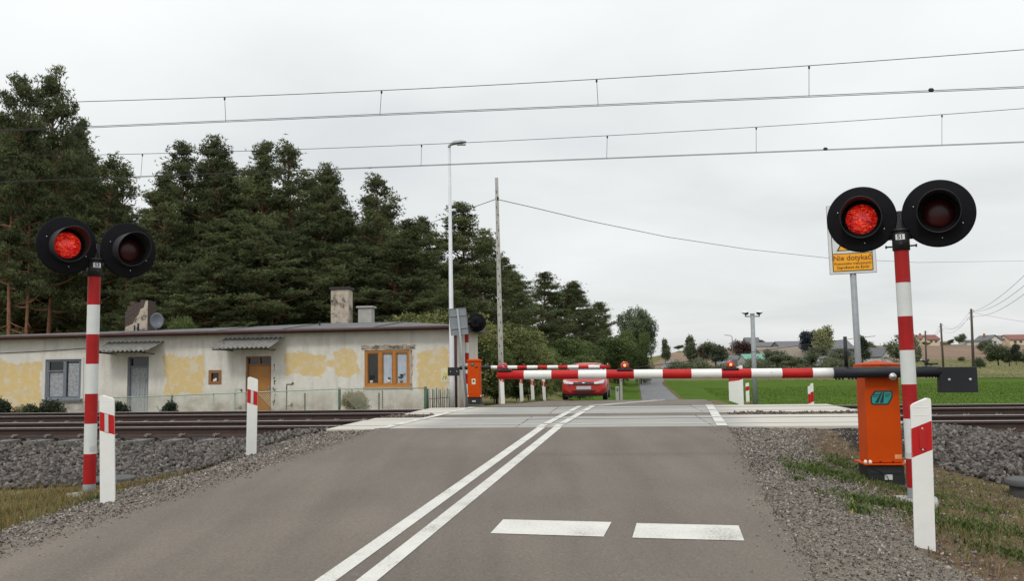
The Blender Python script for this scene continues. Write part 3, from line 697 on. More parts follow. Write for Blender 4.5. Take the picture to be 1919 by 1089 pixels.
# ------------------------------------------------------------------ crossing signals
def signal(base, rz, label, code, lit=0, pole_h=2.36, nb=7, face=1, plinth=True, xo=.0, gap=.337, headz=.125, tiltx=0, lean=0):
    r = empty('crossing_signal', base, rz, label, 'crossing signal', 'red light signals at the crossing')
    if lean: r.rotation_euler = (0, lean, rz)
    m = MB(); z = .0; bands = [(0, .13, 2)]; bh = (pole_h-.13)/nb
    for k in range(nb): bands.append((.13+k*bh, .13+(k+1)*bh, 1-k % 2))
    for a, b, mi in bands: m.tube([(0,0,a), (0,0,b)], .0665, 24, mi, cap=False)
    m.build('pole', ['pole_white', 'pole_red', 'galvanised'], r)
    tp = MB(); za_ = .13+.78*bh; a0, a1 = (-2.0, -.9) if code == 'S3' else (0, 2*math.pi)
    zl, zh = (za_+.10, za_+.16) if code == 'S3' else (za_+.02, za_+.075)
    for k in range(16):
        t0, t1 = a0+(a1-a0)*k/16, a0+(a1-a0)*(k+1)/16; R0 = .0685
        tp.quad([(R0*math.cos(t0),R0*math.sin(t0),zl),(R0*math.cos(t1),R0*math.sin(t1),zl),(R0*math.cos(t1),R0*math.sin(t1),zh),(R0*math.cos(t0),R0*math.sin(t0),zh)], 0, True)
    tp.build('tape_patch', 'sticker_grey', r, fix=False)
    if plinth:
        MB().box(-.19,.19,-.17,.17,-.30,.035).build('plinth', 'concrete', r, bevel=.025)
    c = MB(); c.tube([(0,0,pole_h-.01), (0,0,pole_h+.17)], .078, 24); c.tube([(0,0,pole_h+.17), (0,0,pole_h+.19)], .085, 24)
    c.tube([(0,-.09,pole_h+.05), (0,-.10,pole_h+.05)], .014, 10); c.tube([(-.13,0,pole_h+.03), (.13,0,pole_h+.03)], .008, 8); c.tube([(-.14,0,pole_h+.03), (-.125,0,pole_h+.03)], .015, 8); c.tube([(.125,0,pole_h+.03), (.14,0,pole_h+.03)], .015, 8)
    cl = c.build('collar', 'black_paint', r)
    br = MB(); zc = pole_h+.19+headz
    br.box(-gap+.1, gap-.1, .03, .07, zc+.02, zc+.06); br.box(-.05,.05,-.02,.05, pole_h+.17, zc+.05)
    br.box(-.22,.22,.02,.05, pole_h+.10, pole_h+.14); br.tube([(.0,.0,pole_h+.12), (.17,.02,pole_h+.12)], .022, 8); br.tube([(0,-.03,zc+.04), (.03,-.04,pole_h+.19)], .005, 6)
    br.build('bracket', 'black_paint', r)
    pl = MB(); pl.box(-.043,.037,-.082,-.0795, pole_h+.085, pole_h+.137); t = pl.build('number_plate', 'sign_white', r)
    text_mesh('number', code, .058, 'sign_black', r, (-.003,-.0835,pole_h+.111), (math.pi/2,0,0), ext=.0008, bold=.0012)
    for s in (-1, 1):
        hx = s*gap+xo
        h = MB(); h.lathe([(0,-.03),(.306,-.03),(.318,-.022),(.318,-.006),(.306,0),(0,0)], 64, 0, 'y', (hx,0,zc))
        h.lathe([(.20,0),(.20,.06),(.16,.17),(.06,.20),(0,.20)], 32, 0, 'y', (hx,0,zc))
        h.box(hx-.11, hx+.11, .05, .20, zc-.13, zc+.13)
        for a in (.6, 2.6, 3.6): h.lathe([(0,-.036),(.006,-.036),(.006,-.03)], 8, 1, 'y', (hx+.225*math.cos(a+2.2),0,zc+.235*math.sin(a+2.2)))
        hd = h.build('signal_head', ['black_board', 'bolt_metal'], r)
        hm = MB(); n = 48
        for k in range(n):
            t0, t1 = 2*math.pi*k/n, 2*math.pi*(k+1)/n
            def L_(t): return -(.09+.19*(.5+.5*math.sin(t))**.9)
            for rr, flip in ((.188, 0), (.182, 1)):
                q = [(hx+rr*math.cos(t0), -.028, zc+rr*math.sin(t0)), (hx+rr*math.cos(t1), -.028, zc+rr*math.sin(t1)), (hx+rr*math.cos(t1), L_(t1), zc+rr*math.sin(t1)), (hx+rr*math.cos(t0), L_(t0), zc+rr*math.sin(t0))]
                hm.quad(q[::-1] if flip else q, 0, True)
            q = [(hx+rr*math.cos(t), L_(t), zc+rr*math.sin(t)) for rr, t in ((.188,t0),(.188,t1),(.182,t1),(.182,t0))]; hm.quad(q)
        hm.build('hood', 'hood_black', hd, fix=False)
        le_ = MB(); le_.lathe([(.143,-.034),(.141,-.040),(.115,-.062),(.08,-.078),(.04,-.086),(0.0,-.089)], 40, 0, 'y', (hx,0,zc))
        on = (lit == -1 and s == -1)
        lo = le_.build('lens', 'lens_lit' if on else 'lens_dark', hd)
        rg = MB(); rg.lathe([(.182,-.034),(.143,-.036)], 40, 0, 'y', (hx,0,zc)); rg.build('lens_rim', 'black_board', hd)
        if on: lo['label'] = 'glowing red lens'
    return r
pb = atY(167, 927, 10.1); 
SL = signal((pb.x, pb.y, ground(pb.x, pb.y)), rad(45), 'striped signal pole numbered S3 in front of the ballast and house, left lamp glowing', 'S3', -1, pole_h=2.43, xo=.03)
pb = atY(1716, 940, 8.55)
SR = signal((pb.x, pb.y, ground(pb.x, pb.y)), rad(-24), 'striped signal pole numbered S1 beside the orange machine, left lamp glowing', 'S1', -1, lean=-.006)
pb = atY(876, 758, 30.5)
SF = signal((pb.x, pb.y, ground(pb.x, pb.y)), rad(172), 'far striped signal pole seen from behind, beside the small orange machine', 'S2', 0, pole_h=2.55)

# ------------------------------------------------------------------ guide posts
def guide_post(base, rz, h, wdt, slope, style, label, lean=0, dep=.05, group='white and red guide posts'):
    r = empty('guide_post', base, rz, label, 'guide post', group)
    if lean: r.rotation_euler = (0, lean, rz)
    hw = wdt/2; b0, b1 = h*.640, h*.838
    if style == 'strip': b0, b1 = h*.66, h*.84
    def slab(za, zb, sa, sb, mi, m):
        m.hexa([(-hw,-dep/2,za-sa*hw),(hw,-dep/2,za+sa*hw),(hw*.86,dep/2,za+sa*hw),(-hw*.86,dep/2,za-sa*hw),(-hw,-dep/2,zb-sb*hw),(hw,-dep/2,zb+sb*hw),(hw*.86,dep/2,zb+sb*hw),(-hw*.86,dep/2,zb-sb*hw)], mi)
    m = MB(); slab(-.35, b0, 0, slope, 0, m); slab(b0, b1, slope, slope, 1, m)
    # top tapers to a rounded, slanting crown
    n = 8; ps = []
    tops = [(-hw, h-.012-slope*hw*.9), (-hw*.75, h-slope*hw*.7), (hw*.72, h+slope*hw*.72), (hw*.93, h+slope*hw*.72-.004), (hw, h+slope*hw*.7-.018)] if slope > 0 else [(-hw, h-slope*hw*.7-.018), (-hw*.93, h-slope*hw*.72-.004), (-hw*.72, h-slope*hw*.72), (hw*.75, h+slope*hw*.7), (hw, h+slope*hw*.9-.012)]
    front = [(-hw, b1-slope*hw), (hw, b1+slope*hw)]+tops[::-1]
    b = len(m.v); k = len(front)
    m.v += [(x, -dep/2, z) for x, z in front]+[(x*.86, dep/2, z) for x, z in front]
    m.f.append(tuple(b+i for i in range(k))); m.f.append(tuple(b+k+i for i in reversed(range(k)))); m.m += [0, 0]; m.sm += [False, False]
    for i in range(1, k): j = (i+1) % k; m.f.append((b+i, b+k+i, b+k+j, b+j)); m.m.append(0); m.sm.append(False)
    for zz in (h*.90, h*.955):
        if dep: m.box(-hw*.72, hw*.72, -dep/2-.0015, -dep/2+.001, zz, zz+.003, 0)
    m.build('post', ['paint_white', 'paint_red'], r, fix=True, bevel=.004)
    q = MB()
    if style == 'strip':
        x0, x1 = -hw*.28, hw*.22
        q.hexa([(x0,-dep/2-.006,b0+slope*x0+.004),(x1,-dep/2-.006,b0+slope*x1+.004),(x1,-dep/2-.001,b0+slope*x1+.004),(x0,-dep/2-.001,b0+slope*x0+.004),(x0,-dep/2-.006,b1+slope*x0-.004),(x1,-dep/2-.006,b1+slope*x1-.004),(x1,-dep/2-.001,b1+slope*x1-.004),(x0,-dep/2-.001,b1+slope*x0-.004)])
        q.build('reflector', 'sticker_grey', r)
    elif style == 'red':
        x0, x1 = -.018, .026; q.box(x0, x1, -dep/2-.008, -dep/2-.001, b0+.035, b1-.035); q.build('reflector', 'red_plastic', r, bevel=.002)
        s = MB()
        for zz in (b0+.028, b1-.028): s.lathe([(0,-dep/2-.010),(.007,-dep/2-.008),(.008,-dep/2-.001)], 10, 0, 'y', (.004,0,zz))
        s.build('screw', 'bolt_metal', r)
    return r
def gp(px, py, Y, h, wdt, slope, style, label, lean=0, rz=-TH, fixz=None, dep=.05):
    p = atY(px, py, Y); z = p.z if fixz else ground(p.x, p.y)
    return guide_post((p.x, p.y, z), rz, h, wdt, slope, style, label, lean, dep)
h0 = hit(1732, 1028); P0 = h0
guide_post(tuple(h0), -TH-.05, atY(1728, 751.5, h0.y).z-h0.z, 36.5/F*h0.y, .42, 'red', 'large white post with plain red band in the right foreground, beside the gravel', lean=.020)
h1 = hit(203, 942)
guide_post(tuple(h1), .10, atY(201, 744, h1.y).z-h1.z, 26.5/F*h1.y, -.33, 'strip', 'white post with pale reflector strip next to the S3 signal pole', lean=-.028)
h2 = hit(471.5, 853)
guide_post(tuple(h2), .02, atY(469, 709, h2.y).z-h2.z, 19/F*h2.y, -.30, 'strip', 'leftmost post set in ballast where rails meet the crossing, before the orange door', lean=.012)
far_posts = [(942.5, 29.0, 'white post standing against the concrete pole beyond the tracks'), (978, 33.0, 'second white post from the concrete pole, beyond the tracks'), (999, 34.5, 'third white post from the concrete pole, under the barrier beam'), (1020.5, 36.5, 'white post nearest the red car, on the grass verge')]
for px, Y, lab in far_posts:
    p = atY(px, 750, Y); zz = ground(p.x, p.y); ph = atY(px, {942.5:694, 978:700, 999:704.5, 1020.5:707}[px], Y).z-zz
    guide_post((p.x, p.y, zz), .05, ph, .125, -.35, 'strip', lab, lean=-.035)
rowp = [(1388.5, 22.8, 686), (1384, 24.4, 688.5), (1379.5, 26.0, 690.5), (1375, 27.8, 692), (1370.5, 29.8, 694)]
RL = ['nearest and tallest post of the tight row by the camera mast', 'second post of the tight row by the camera mast', 'middle post of the tight row by the camera mast', 'fourth post of the tight row by the camera mast', 'farthest, leftmost post of the tight row by the camera mast']
for (px, Y, ty), lab in zip(rowp, RL):
    p = atY(px, 757, Y); zz = ground(p.x, p.y); guide_post((p.x, p.y, zz), -TH, atY(px, ty, Y).z-zz, .135, .35, 'plain', lab)
for px, Y, ty, lab in ((1401.5, 31.5, 718, 'short white post with red band just left of the camera mast'), (1517.5, 37, 724, 'left one of the two thin posts at the edge of the green field'), (1522.5, 36, 719, 'right one of the two thin posts at the edge of the green field')):
    p = atY(px, 757, Y); zz = ground(p.x, p.y); guide_post((p.x, p.y, zz), -TH, atY(px, ty, Y).z-zz, .12, .3, 'plain', lab)
for px, Y, ty, lab in ((1157, 39, 725, 'squat grey marker stone on the grass right of the car'), (1164.5, 52, 709, 'small grey marker stone farther up the grass verge')):
    p = atY(px, 750, Y); zz = ground(p.x, p.y); r = empty('marker_stone', (p.x, p.y, zz), 0, lab, 'marker stone'); ph = atY(px, ty, Y).z-zz
    MB().box(-.07,.07,-.06,.06,-.1,ph).build('stone', 'concrete', r, bevel=.015); MB().box(-.03,.03,-.064,-.0605,ph-.2,ph-.06).build('inscription_panel', 'dark_concrete', r)

# ------------------------------------------------------------------ barrier machines and booms
def machine(base, rz, label, front=True):
    r = empty('barrier_machine', base, rz, label, 'barrier machine', 'orange barrier machines')
    w_, d_ = .178, .18
    m = MB(); m.box(-.185,.185,-.185,.185,-.02,.185); m.box(-.165,.165,-.19,-.185,.10,.13); m.build('base', 'black_paint', r, bevel=.006)
    MB().box(-.25,.25,-.25,.25,-.55,-.015).build('plinth', 'dark_concrete', r, bevel=.02)
    b = MB(); b.hexa([(-w_,-d_,.215),(w_,-d_,.215),(w_,d_,.215),(-w_,d_,.215),(-w_+.004,-d_,1.215),(w_-.004,-d_,1.215),(w_-.004,d_,1.215),(-w_+.004,d_,1.215)])
    bo = b.build('body', 'orange_paint', r, bevel=.014, bseg=3)
    fl = MB(); fl.box(-.225,.225,-.215,.215,.195,.213); fl.build('flange', 'orange_paint', bo, bevel=.004)
    c = MB(); c.box(-.198,.198,-.20,.20,1.216,1.262); k = len(c.v)
    c.v += [(-.198,-.20,1.264),(.198,-.20,1.264),(.198,.20,1.264),(-.198,.20,1.264),(0,0,1.305)]
    for f in ((0,1,4),(1,2,4),(2,3,4),(3,0,4),(3,2,1,0)): c.f.append(tuple(k+i for i in f)); c.m.append(0); c.sm.append(False)
    c.build('cap', 'orange_paint', r, bevel=.003)
    for x, y in ((-.21,-.19),(-.165,-.205),(.205,-.19),(.21,.19)): bl = MB(); bl.ellipsoid((x,y,.228), (.019,.019,.024), 12, 6); bl.build('bolt_cap', 'bolt_cap', r)
    s = MB()
    for x in (-.055,.075): s.lathe([(0,-.188),(.009,-.188),(.009,-.18)], 12, 0, 'y', (x,0,.232))
    s.build('screw', 'black_paint', r)
    if front:
        Z = .001583; cx, cz = -.012, .905
        def P2(l): return [((x-380)*Z+cx, -(y-446)*Z+cz) for x, y in l]
        o_ = [(337,398),(444,398),(453,407),(453,440),(426,488),(418,494),(320,494),(308,482),(308,438)]
        i_ = [(344,407),(438,407),(444,413),(444,437),(419,480),(413,485),(325,485),(317,477),(317,440)]
        g = MB(); g.prism(P2(o_), -d_-.002, -d_); e1 = g.build('emblem', 'navy', r)
        g = MB(); g.prism(P2(i_), -d_-.0035, -d_-.0022); g.build('emblem_field', 'teal', e1)
        g = MB()
        for pl in ([(378,409),(385,409),(357,480),(334,480)], [(391,409),(398,409),(389,480),(367,480)], [(333,422),(368,422),(364,427),(329,427)], [(326,434),(356,434),(352,439),(322,439)], [(404,422),(439,422),(437,427),(404,427)], [(402,434),(430,434),(427,439),(402,439)]):
            g.prism(P2(pl), -d_-.005, -d_-.0037)
        g.build('emblem_marks', 'navy', e1)
        MB().box(.095,.165,-d_-.0015,-d_,.26,.305).build('worn_sticker', 'sticker_orange' if 'sticker_orange' in MATS else 'sign_brown', r)
        MB().box(-.02,.06,-.1865,-.185,.04,.095).build('type_plate', 'sticker_grey', r)
        h = MB(); h.tube([(-.15,-.19,.17),(-.06,-.20,.13),(.0,-.21,.08),(.02,-.21,.02)], .004, 6); h.build('cable', 'black_paint', r)
    else:
        dr = MB(); dr.box(-.155,.155,-d_-.006,-d_-.0005,.29,1.0); dp = dr.build('door', 'orange_paint', r, bevel=.003)
        g = MB(); g.lathe([(0,-d_-.004),(.05,-d_-.004),(.05,-d_)], 20, 0, 'y', (-.03,0,1.13)); g.build('emblem', 'navy', r)
        g = MB(); g.lathe([(0,-d_-.006),(.036,-d_-.006),(.036,-d_-.0042)], 20, 0, 'y', (-.03,0,1.13)); g.build('emblem_field', 'teal', r)
        g = MB(); g.lathe([(0,-d_-.02),(.035,-d_-.02),(.04,-d_)], 20, 0, 'y', (.08,0,1.07)); g.build('key_cover', 'sign_brown', r)
        MB().box(-.055,.055,-d_-.0085,-d_-.0065,.56,.72).build('warning_sticker', 'notice_cream', dp)
        g = MB(); g.prism([(-.038,.63),(.038,.63),(0,.70)], -d_-.010, -d_-.0088); g.build('warning_triangle', 'sign_black', dp)
        MB().box(-.05,.05,-.188,-.1855,.06,.12).build('type_plate', 'sticker_grey', r)
    return r
MATS_ = mat('sticker_orange', (.72,.30,.13), .6, var=.15, vs=20)
pm = atY(1652.5, 901, 9.93); VM = uv(pm)[1]
machine((pm.x, pm.y, ground(pm.x, pm.y)+.02), -TH, 'large orange barrier machine with green emblem standing in weeds by the S1 pole')
pf = atY(890, 757, 26.3)
machine((pf.x, pf.y, pf.z+.0), -TH-.01, 'small far orange barrier machine with warning sticker beyond the tracks', False)
def boom(vb, bpx, yl, yr, xl, xr, r0, r1, first_red, blackpx, cwpx, label, lights, pivot, stick=None, far=False, extra=False):
    pl_ = atV(xl, yl, vb); pr = atV(xr, yr, vb)
    ua, za = uv(pl_)[0], pl_.z; ub, zb = uv(pr)[0], pr.z
    def at(px): p = atV(px, yl+(yr-yl)*(px-xl)/(xr-xl), vb); return uv(p)[0]
    def zat(u): return za+(zb-za)*(u-ua)/(ub-ua)
    o0 = W(ua, vb, 0)
    root = empty('barrier_boom', (o0.x, o0.y, za), -TH, label, 'barrier boom', 'red and white barrier booms')
    us = [at(p) for p in bpx]
    m = MB()
    for i in range(len(us)-1):
        a, b = us[i]-ua, us[i+1]-ua; ra = r0+(r1-r0)*a/(ub-ua); rb = r0+(r1-r0)*b/(ub-ua)
        m.tube([(a,0,zat(us[i])-za), (b,0,zat(us[i+1])-za)], [ra, rb], 24, (0 if (i % 2 == 0) == first_red else 1), cap=(i in (0, len(us)-2)))
    m.build('beam', ['paint_red', 'paint_white'], root)
    b0, b1 = [at(p)-ua for p in blackpx]; zb_ = zat(us[-1])-za if not far else zat(us[0])-za
    s = MB(); s.tube([(b0,0,zb_), (b1,0,zb_)], max(r0, r1)+.004, 20)
    if not far:
        for k in range(6):
            x = b0+.03+k*.035+(0 if k < 3 else .03); s.tube([(x,-.02,zb_-.05), (x,-.02,zb_-.075)], .006, 6); s.tube([(x,.03,zb_-.05), (x,.03,zb_-.072)], .006, 6)
        for k in range(5): x = b1-.14+k*.03; s.tube([(x,0,zb_-.05), (x,0,zb_-.068)], .006, 6)
        for k in range(3): x = b0+.09+k*.035; s.tube([(x,0,zb_+.05), (x,0,zb_+.066)], .006, 6)
    else:
        for k in range(5): s.tube([(min(b0,b1)+.3+k*.06,0,zb_+.04), (min(b0,b1)+.3+k*.06,0,zb_-.06)], .012, 6)
    s.build('sleeve', 'dark_blue_paint', root)
    c0, c1 = sorted(at(p)-ua for p in cwpx[:2]); ztop = atV(cwpx[0], cwpx[2], vb).z-za; zbot = atV(cwpx[0], cwpx[3], vb).z-za
    cw = MB(); cw.box(c0, c1, -.05, .05, zbot, ztop); cwo = cw.build('counterweight', 'dark_blue_paint' if not far else 'black_paint', root, bevel=.004)
    bt = MB()
    for x in (c0+(c1-c0)*.24, c0+(c1-c0)*.80): bt.ellipsoid((x,-.052,(ztop+zbot)/2), (.017,.012,.017), 12, 6)
    bt.build('bolt', 'bolt_metal', cwo)
    if pivot:
        x = at(pivot[0])-ua; zz = atV(pivot[0], pivot[1], vb).z-za
        p = MB(); p.lathe([(0,-.085),(.018,-.085),(.018,-.075),(.030,-.075),(.040,-.066),(.040,-.04),(0,-.04)], 20, 0, 'y', (x,0,zz)); p.build('pivot_bolt', 'bolt_metal', root)
        p = MB(); p.tube([(x-.115+.01*k, -.02, .052-.012*math.sin(math.pi*k/12)) for k in range(13)], .004, 6); p.build('cable_loop', 'black_paint', root)
    for px, kind in lights:
        x = at(px)-ua; zz = zat(at(px))-za+(r0 if not far else r0)+.0
        k = 1.0 if not far else .5
        lb = MB(); lb.box(x-.085*k, x+.085*k, -.05*k, .05*k, zz-.006, zz+.014); lb.tube([(x,0,zz+.014), (x,0,zz+.03*k)], .05*k, 16)
        lo = lb.build('boom_light', 'black_paint', root, bevel=.002)
        dm = MB(); dm.ellipsoid((x,0,zz+.028*k), (.043*k,.043*k,.052*k), 20, 8, z0=0); dm.build('light_dome', 'boom_light' if kind == 'on' else 'red_plastic', lo)
        rg = MB(); rg.lathe([(.036*k,-.047*k),(.046*k,-.047*k),(.046*k,-.030*k),(.036*k,-.030*k)], 20, 0, 'y', (x,0,zz+.048*k)); rg.build('light_ring', 'red_plastic', lo)
        if kind == 'on' or kind == 'white':
            bb = MB(); bb.ellipsoid((x,-.045*k,zz+.048*k), (.016*k*(1.5 if far else 1),.010,.016*k*(1.5 if far else 1)), 12, 6); bb.build('light_bulb', 'boom_lamp_on' if kind == 'on' else 'boom_lamp_white', lo)
    if stick:
        x = at(stick[0])-ua; zt = atV(stick[0], stick[1], vb).z-za
        st = MB(); st.tube([(x,.0,.04), (x+.0,0,zt)], .020, 10); st.build('upright_rod', 'black_paint', root)
    if extra:
        x = at(1742)-ua; e = MB(); e.tube([(x-.07,0,.095),(x-.03,0,.075),(x,0,.055),(x+.03,0,.05)], .012, 8); e.tube([(x-.05,0,.052),(x+.09,0,.056)], .010, 6); e.tube([(x-.02,0,.09),(x+.0,0,.10)], .012, 6)
        e.build('cable_plug', 'black_paint', root)
        e = MB(); e.ellipsoid((x-.075,0,.098), (.016,.012,.010), 10, 6); e.build('plug_cap', 'bolt_metal', root)
    return root
VB = VM-.18-.075
NB = [932.3, 982.2, 1033.5, 1083.8, 1136.1, 1187.8, 1241.4, 1295.3, 1351.7, 1407.3, 1464.7, 1521.9, 1563]
boom(VB, NB, 703.2, 699.2, 932.3, 1563, .0485, .0535, True, (1561, 1762), (1758, 1828, 688.5, 736), 'long near red and white boom spanning the right lane, with black counterweight', [(944.5, 'off'), (1171, 'on'), (1369, 'on')], (1669.5, 706), (1586.5, 631), False, True)
FB = [920, 932, 950.5, 969.5, 987.8, 1007.4, 1025.7, 1045.7, 1063.9, 1084.2, 1102.9, 1123.7, 1143]
VF = uv(pf)[1]+.30
boom(VF, FB, 689, 687.5, 920, 1143, .052, .048, False, (920, 862), (861, 839.5, 688.5, 704.5), 'far red and white boom, thinner in view, reaching in front of the car roof', [(982, 'off'), (1051.5, 'off'), (1139, 'white')], None, None, True)

# ------------------------------------------------------------------ electric warning signs
def warn_sign(base, rz, ztop, wdt, hgt, label, pole_r=.030, back=False, lean=0):
    r = empty('warning_sign', base, rz, label, 'warning sign')
    r.rotation_euler = (0, lean, rz)
    MB().tube([(0,.035,-.1), (0,.035,ztop-.02 if back else ztop-hgt*.5)], pole_r, 16).build('post', 'galvanised', r)
    hw = wdt/2; zc = ztop-hgt/2
    p = MB(); p.box(-hw, hw, -.006, .0, ztop-hgt, ztop); p.box(-hw, hw, 0, .02, ztop-hgt, ztop-hgt+.006); p.box(-hw, hw, 0, .02, ztop-.006, ztop); p.box(-hw, -hw+.006, 0, .02, ztop-hgt+.006, ztop-.006); p.box(hw-.006, hw, 0, .02, ztop-hgt+.006, ztop-.006)
    pn = p.build('panel', 'grey_sign_back', r)
    if back: 
        b = MB(); b.box(-hw*.9, hw*.9, .005, .03, zc+.15, zc+.18); b.box(-hw*.9, hw*.9, .005, .03, zc-.18, zc-.15); b.build('rail', 'galvanised', pn)
    f = MB(); f.box(-hw+.004, hw-.004, -.008, -.0062, ztop-hgt+.004, ztop-.004); f.build('face', 'sign_white', pn, bevel=.001)
    # lower yellow field with its black frame
    x0, x1 = -hw*.86, hw*.86; z0, z1 = ztop-hgt+.028, ztop-hgt+.028+wdt*.415
    b = MB(); b.box(x0, x1, -.0095, -.0083, z0, z1); b.box(x0,x0+.008,-.0095,-.0083,z1,ztop-.03); b.box(x1-.008,x1,-.0095,-.0083,z1,ztop-.03); b.box(x0,x1,-.0095,-.0083,ztop-.038,ztop-.03); b.build('frame_line', 'sign_black', pn)
    y = MB(); y.box(x0+.009, x1-.009, -.011, -.0098, z0+.009, z1-.009); y.build('text_field', 'sign_orange', pn)
    t = MB(); t.prism([(-hw*.66, z1+.028), (hw*.66, z1+.028), (0, z1+.028+hw*1.15)], -.0095, -.0083); t.build('triangle_border', 'sign_black', pn)
    t = MB(); t.prism([(-hw*.57, z1+.038), (hw*.57, z1+.038), (0, z1+.038+hw*.98)], -.011, -.0098); t.build('triangle', 'sign_orange', pn)
    t = MB(); zb = z1+.05; t.prism([(.02,zb+.20),(-.035,zb+.09),(-.005,zb+.10),(-.02,zb+.01),(.035,zb+.125),(.005,zb+.115)], -.0125, -.0112); t.build('flash', 'sign_black', pn)
    hz = z1-z0; R_ = (math.pi/2, 0, 0)
    if not back:
        text_mesh('lettering', 'Nie dotykać', wdt*.165, 'sign_brown', pn, (0,-.0125,z0+hz*.73), R_, bold=.0006)
        text_mesh('lettering', 'Przewodów trakcyjnych!', wdt*.080, 'sign_brown', pn, (0,-.0125,z0+hz*.43), R_, bold=.0002)
        text_mesh('lettering', 'Zagrożenie dla życia!', wdt*.080, 'sign_brown', pn, (0,-.0125,z0+hz*.22), R_, bold=.0002)
    return r
p = atY(1612, 690, 10.6); zz = ground(p.x, p.y); tp = atY(1598, 385, 10.6)
warn_sign((p.x, p.y, zz), rad(-16), atY(1598, 383, 10.6).z-zz, .52, .82, 'grey post with yellow and white Nie dotykać notice behind the S1 signal lamp', .036, lean=-.012)
p = atY(876, 757, 23.6); zz = ground(p.x, p.y)
warn_sign((p.x, p.y, zz), math.pi+.15, atY(860, 577, 23.6).z-zz, .46, .70, 'leaning grey notice board seen from behind, in front of the white lamp post', .030, back=True, lean=.095)

# ------------------------------------------------------------------ lamp post, concrete pole, camera mast
p = atY(847.5, 757, 28.2); zz = ground(p.x, p.y); top = atY(844.5, 274, 28.2)
r = empty('lamp_post', (p.x, p.y, zz), 0, 'tall slim white street lamp rising by the right corner of the house', 'street lamp')
H_ = top.z-zz
m = MB(); m.tube([(0,0,-.2),(0,0,.9),(0,0,.92),(-.02,0,H_)], [.088,.084,.080,.042], 20); m.build('pole', 'lamp_post_white', r)
m = MB(); s = 28.2/F
m.tube([(-.02,0,H_-.05),(-.02,0,H_+.04)], .045, 12); m.tube([(-.03,0,H_+.02),(.06,0,H_+.09)], .035, 10); m.build('arm_joint', 'galvanised', r)
m = MB(); Lh = 33*s
sec = [(0,.03,.02,.035),(.12,.08,.05,.05),(.3,.13,.06,.09),(.7,.14,.05,.12),(1,.09,.02,.13)]
for i in range(len(sec)-1):
    (a, wa, ta, za), (b, wb, tb, zb) = sec[i], sec[i+1]; xa, xb = -.03+a*Lh, -.03+b*Lh
    m.hexa([(xa,-wa,H_+za-ta*.3),(xb,-wb,H_+zb-tb*.3),(xb,wb,H_+zb-tb*.3),(xa,wa,H_+za-ta*.3),(xa,-wa*.8,H_+za+ta),(xb,-wb*.8,H_+zb+tb),(xb,wb*.8,H_+zb+tb),(xa,wa*.8,H_+za+ta)])
m.build('lamp_head', 'galvanised', r, bevel=.006)
MB().box(.22, .5, -.08, .08, H_+.040, H_+.058).build('lamp_glass', 'sticker_grey', r)
p = atY(940.5, 753, 31.5); zz = ground(p.x, p.y); tp = atY(930.5, 333, 31.5); H_ = tp.z-zz
r = empty('utility_pole', (p.x, p.y, zz), 0, 'weathered square concrete pole without crossarm, beyond the tracks', 'utility pole'); lean = math.atan2(tp.x-p.x, H_); r.rotation_euler = (0, lean, 0)
m = MB(); w0, w1 = .098, .055
m.hexa([(-w0,-.07,-.3),(w0,-.07,-.3),(w0,.07,-.3),(-w0,.07,-.3),(-w1,-.05,H_),(w1,-.05,H_),(w1,.05,H_),(-w1,.05,H_)]); m.build('pole_shaft', 'pole_concrete', r, bevel=.008)
m = MB()
for k in range(26):
    z = .6+k*.27; hw_ = (w0+(w1-w0)*z/H_); sd_ = -1 if k % 2 else 1; m.box(sd_*hw_*.35-.012, sd_*hw_*.35+.012, -.073+.02*z/H_-.003, -.06+.02*z/H_, z, z+.09)
m.build('step_hole_row', 'dark_concrete', r)
zi = atY(930, 372, 31.5).z-zz; m = MB(); m.tube([(.03,-.08,zi-.05),(.03,-.08,zi+.05)], .03, 10); m.tube([(-.08,-.04,zi),(.08,-.04,zi)], .012, 8); m.build('insulator', 'soot', r)
p = atY(1416, 757, 27.5); zz = ground(p.x, p.y); H_ = atY(1411, 590, 27.5).z-zz
r = empty('camera_mast', (p.x, p.y, zz), 0, 'grey mast with two surveillance cameras beside the row of white posts', 'camera mast')
MB().tube([(0,0,-.2),(0,0,H_)], [.078,.062], 18).build('mast', 'galvanised', r)
m = MB(); m.tube([(-.22,0,H_-.05),(.22,0,H_-.05)], .018, 8); m.tube([(0,0,H_),(0,0,H_+.04)], .07, 12)
for s_ in (-1, 1): m.tube([(s_*.21,0,H_-.05),(s_*.21,0,H_+.02)], .02, 8)
m.build('crossbar', 'galvanised', r)
for s_ in (-1, 1):
    m = MB(); m.ellipsoid((s_*.22,0,H_+.07), (.10,.10,.05), 16, 8); m.tube([(s_*.22,0,H_+.02),(s_*.22,0,H_+.06)], .06, 12); c = m.build('camera', 'sign_white', r)
    m = MB(); m.ellipsoid((s_*.22-.03*s_,-.02,H_+.045), (.075,.075,.05), 14, 8); m.build('camera_lens', 'black_board', c)

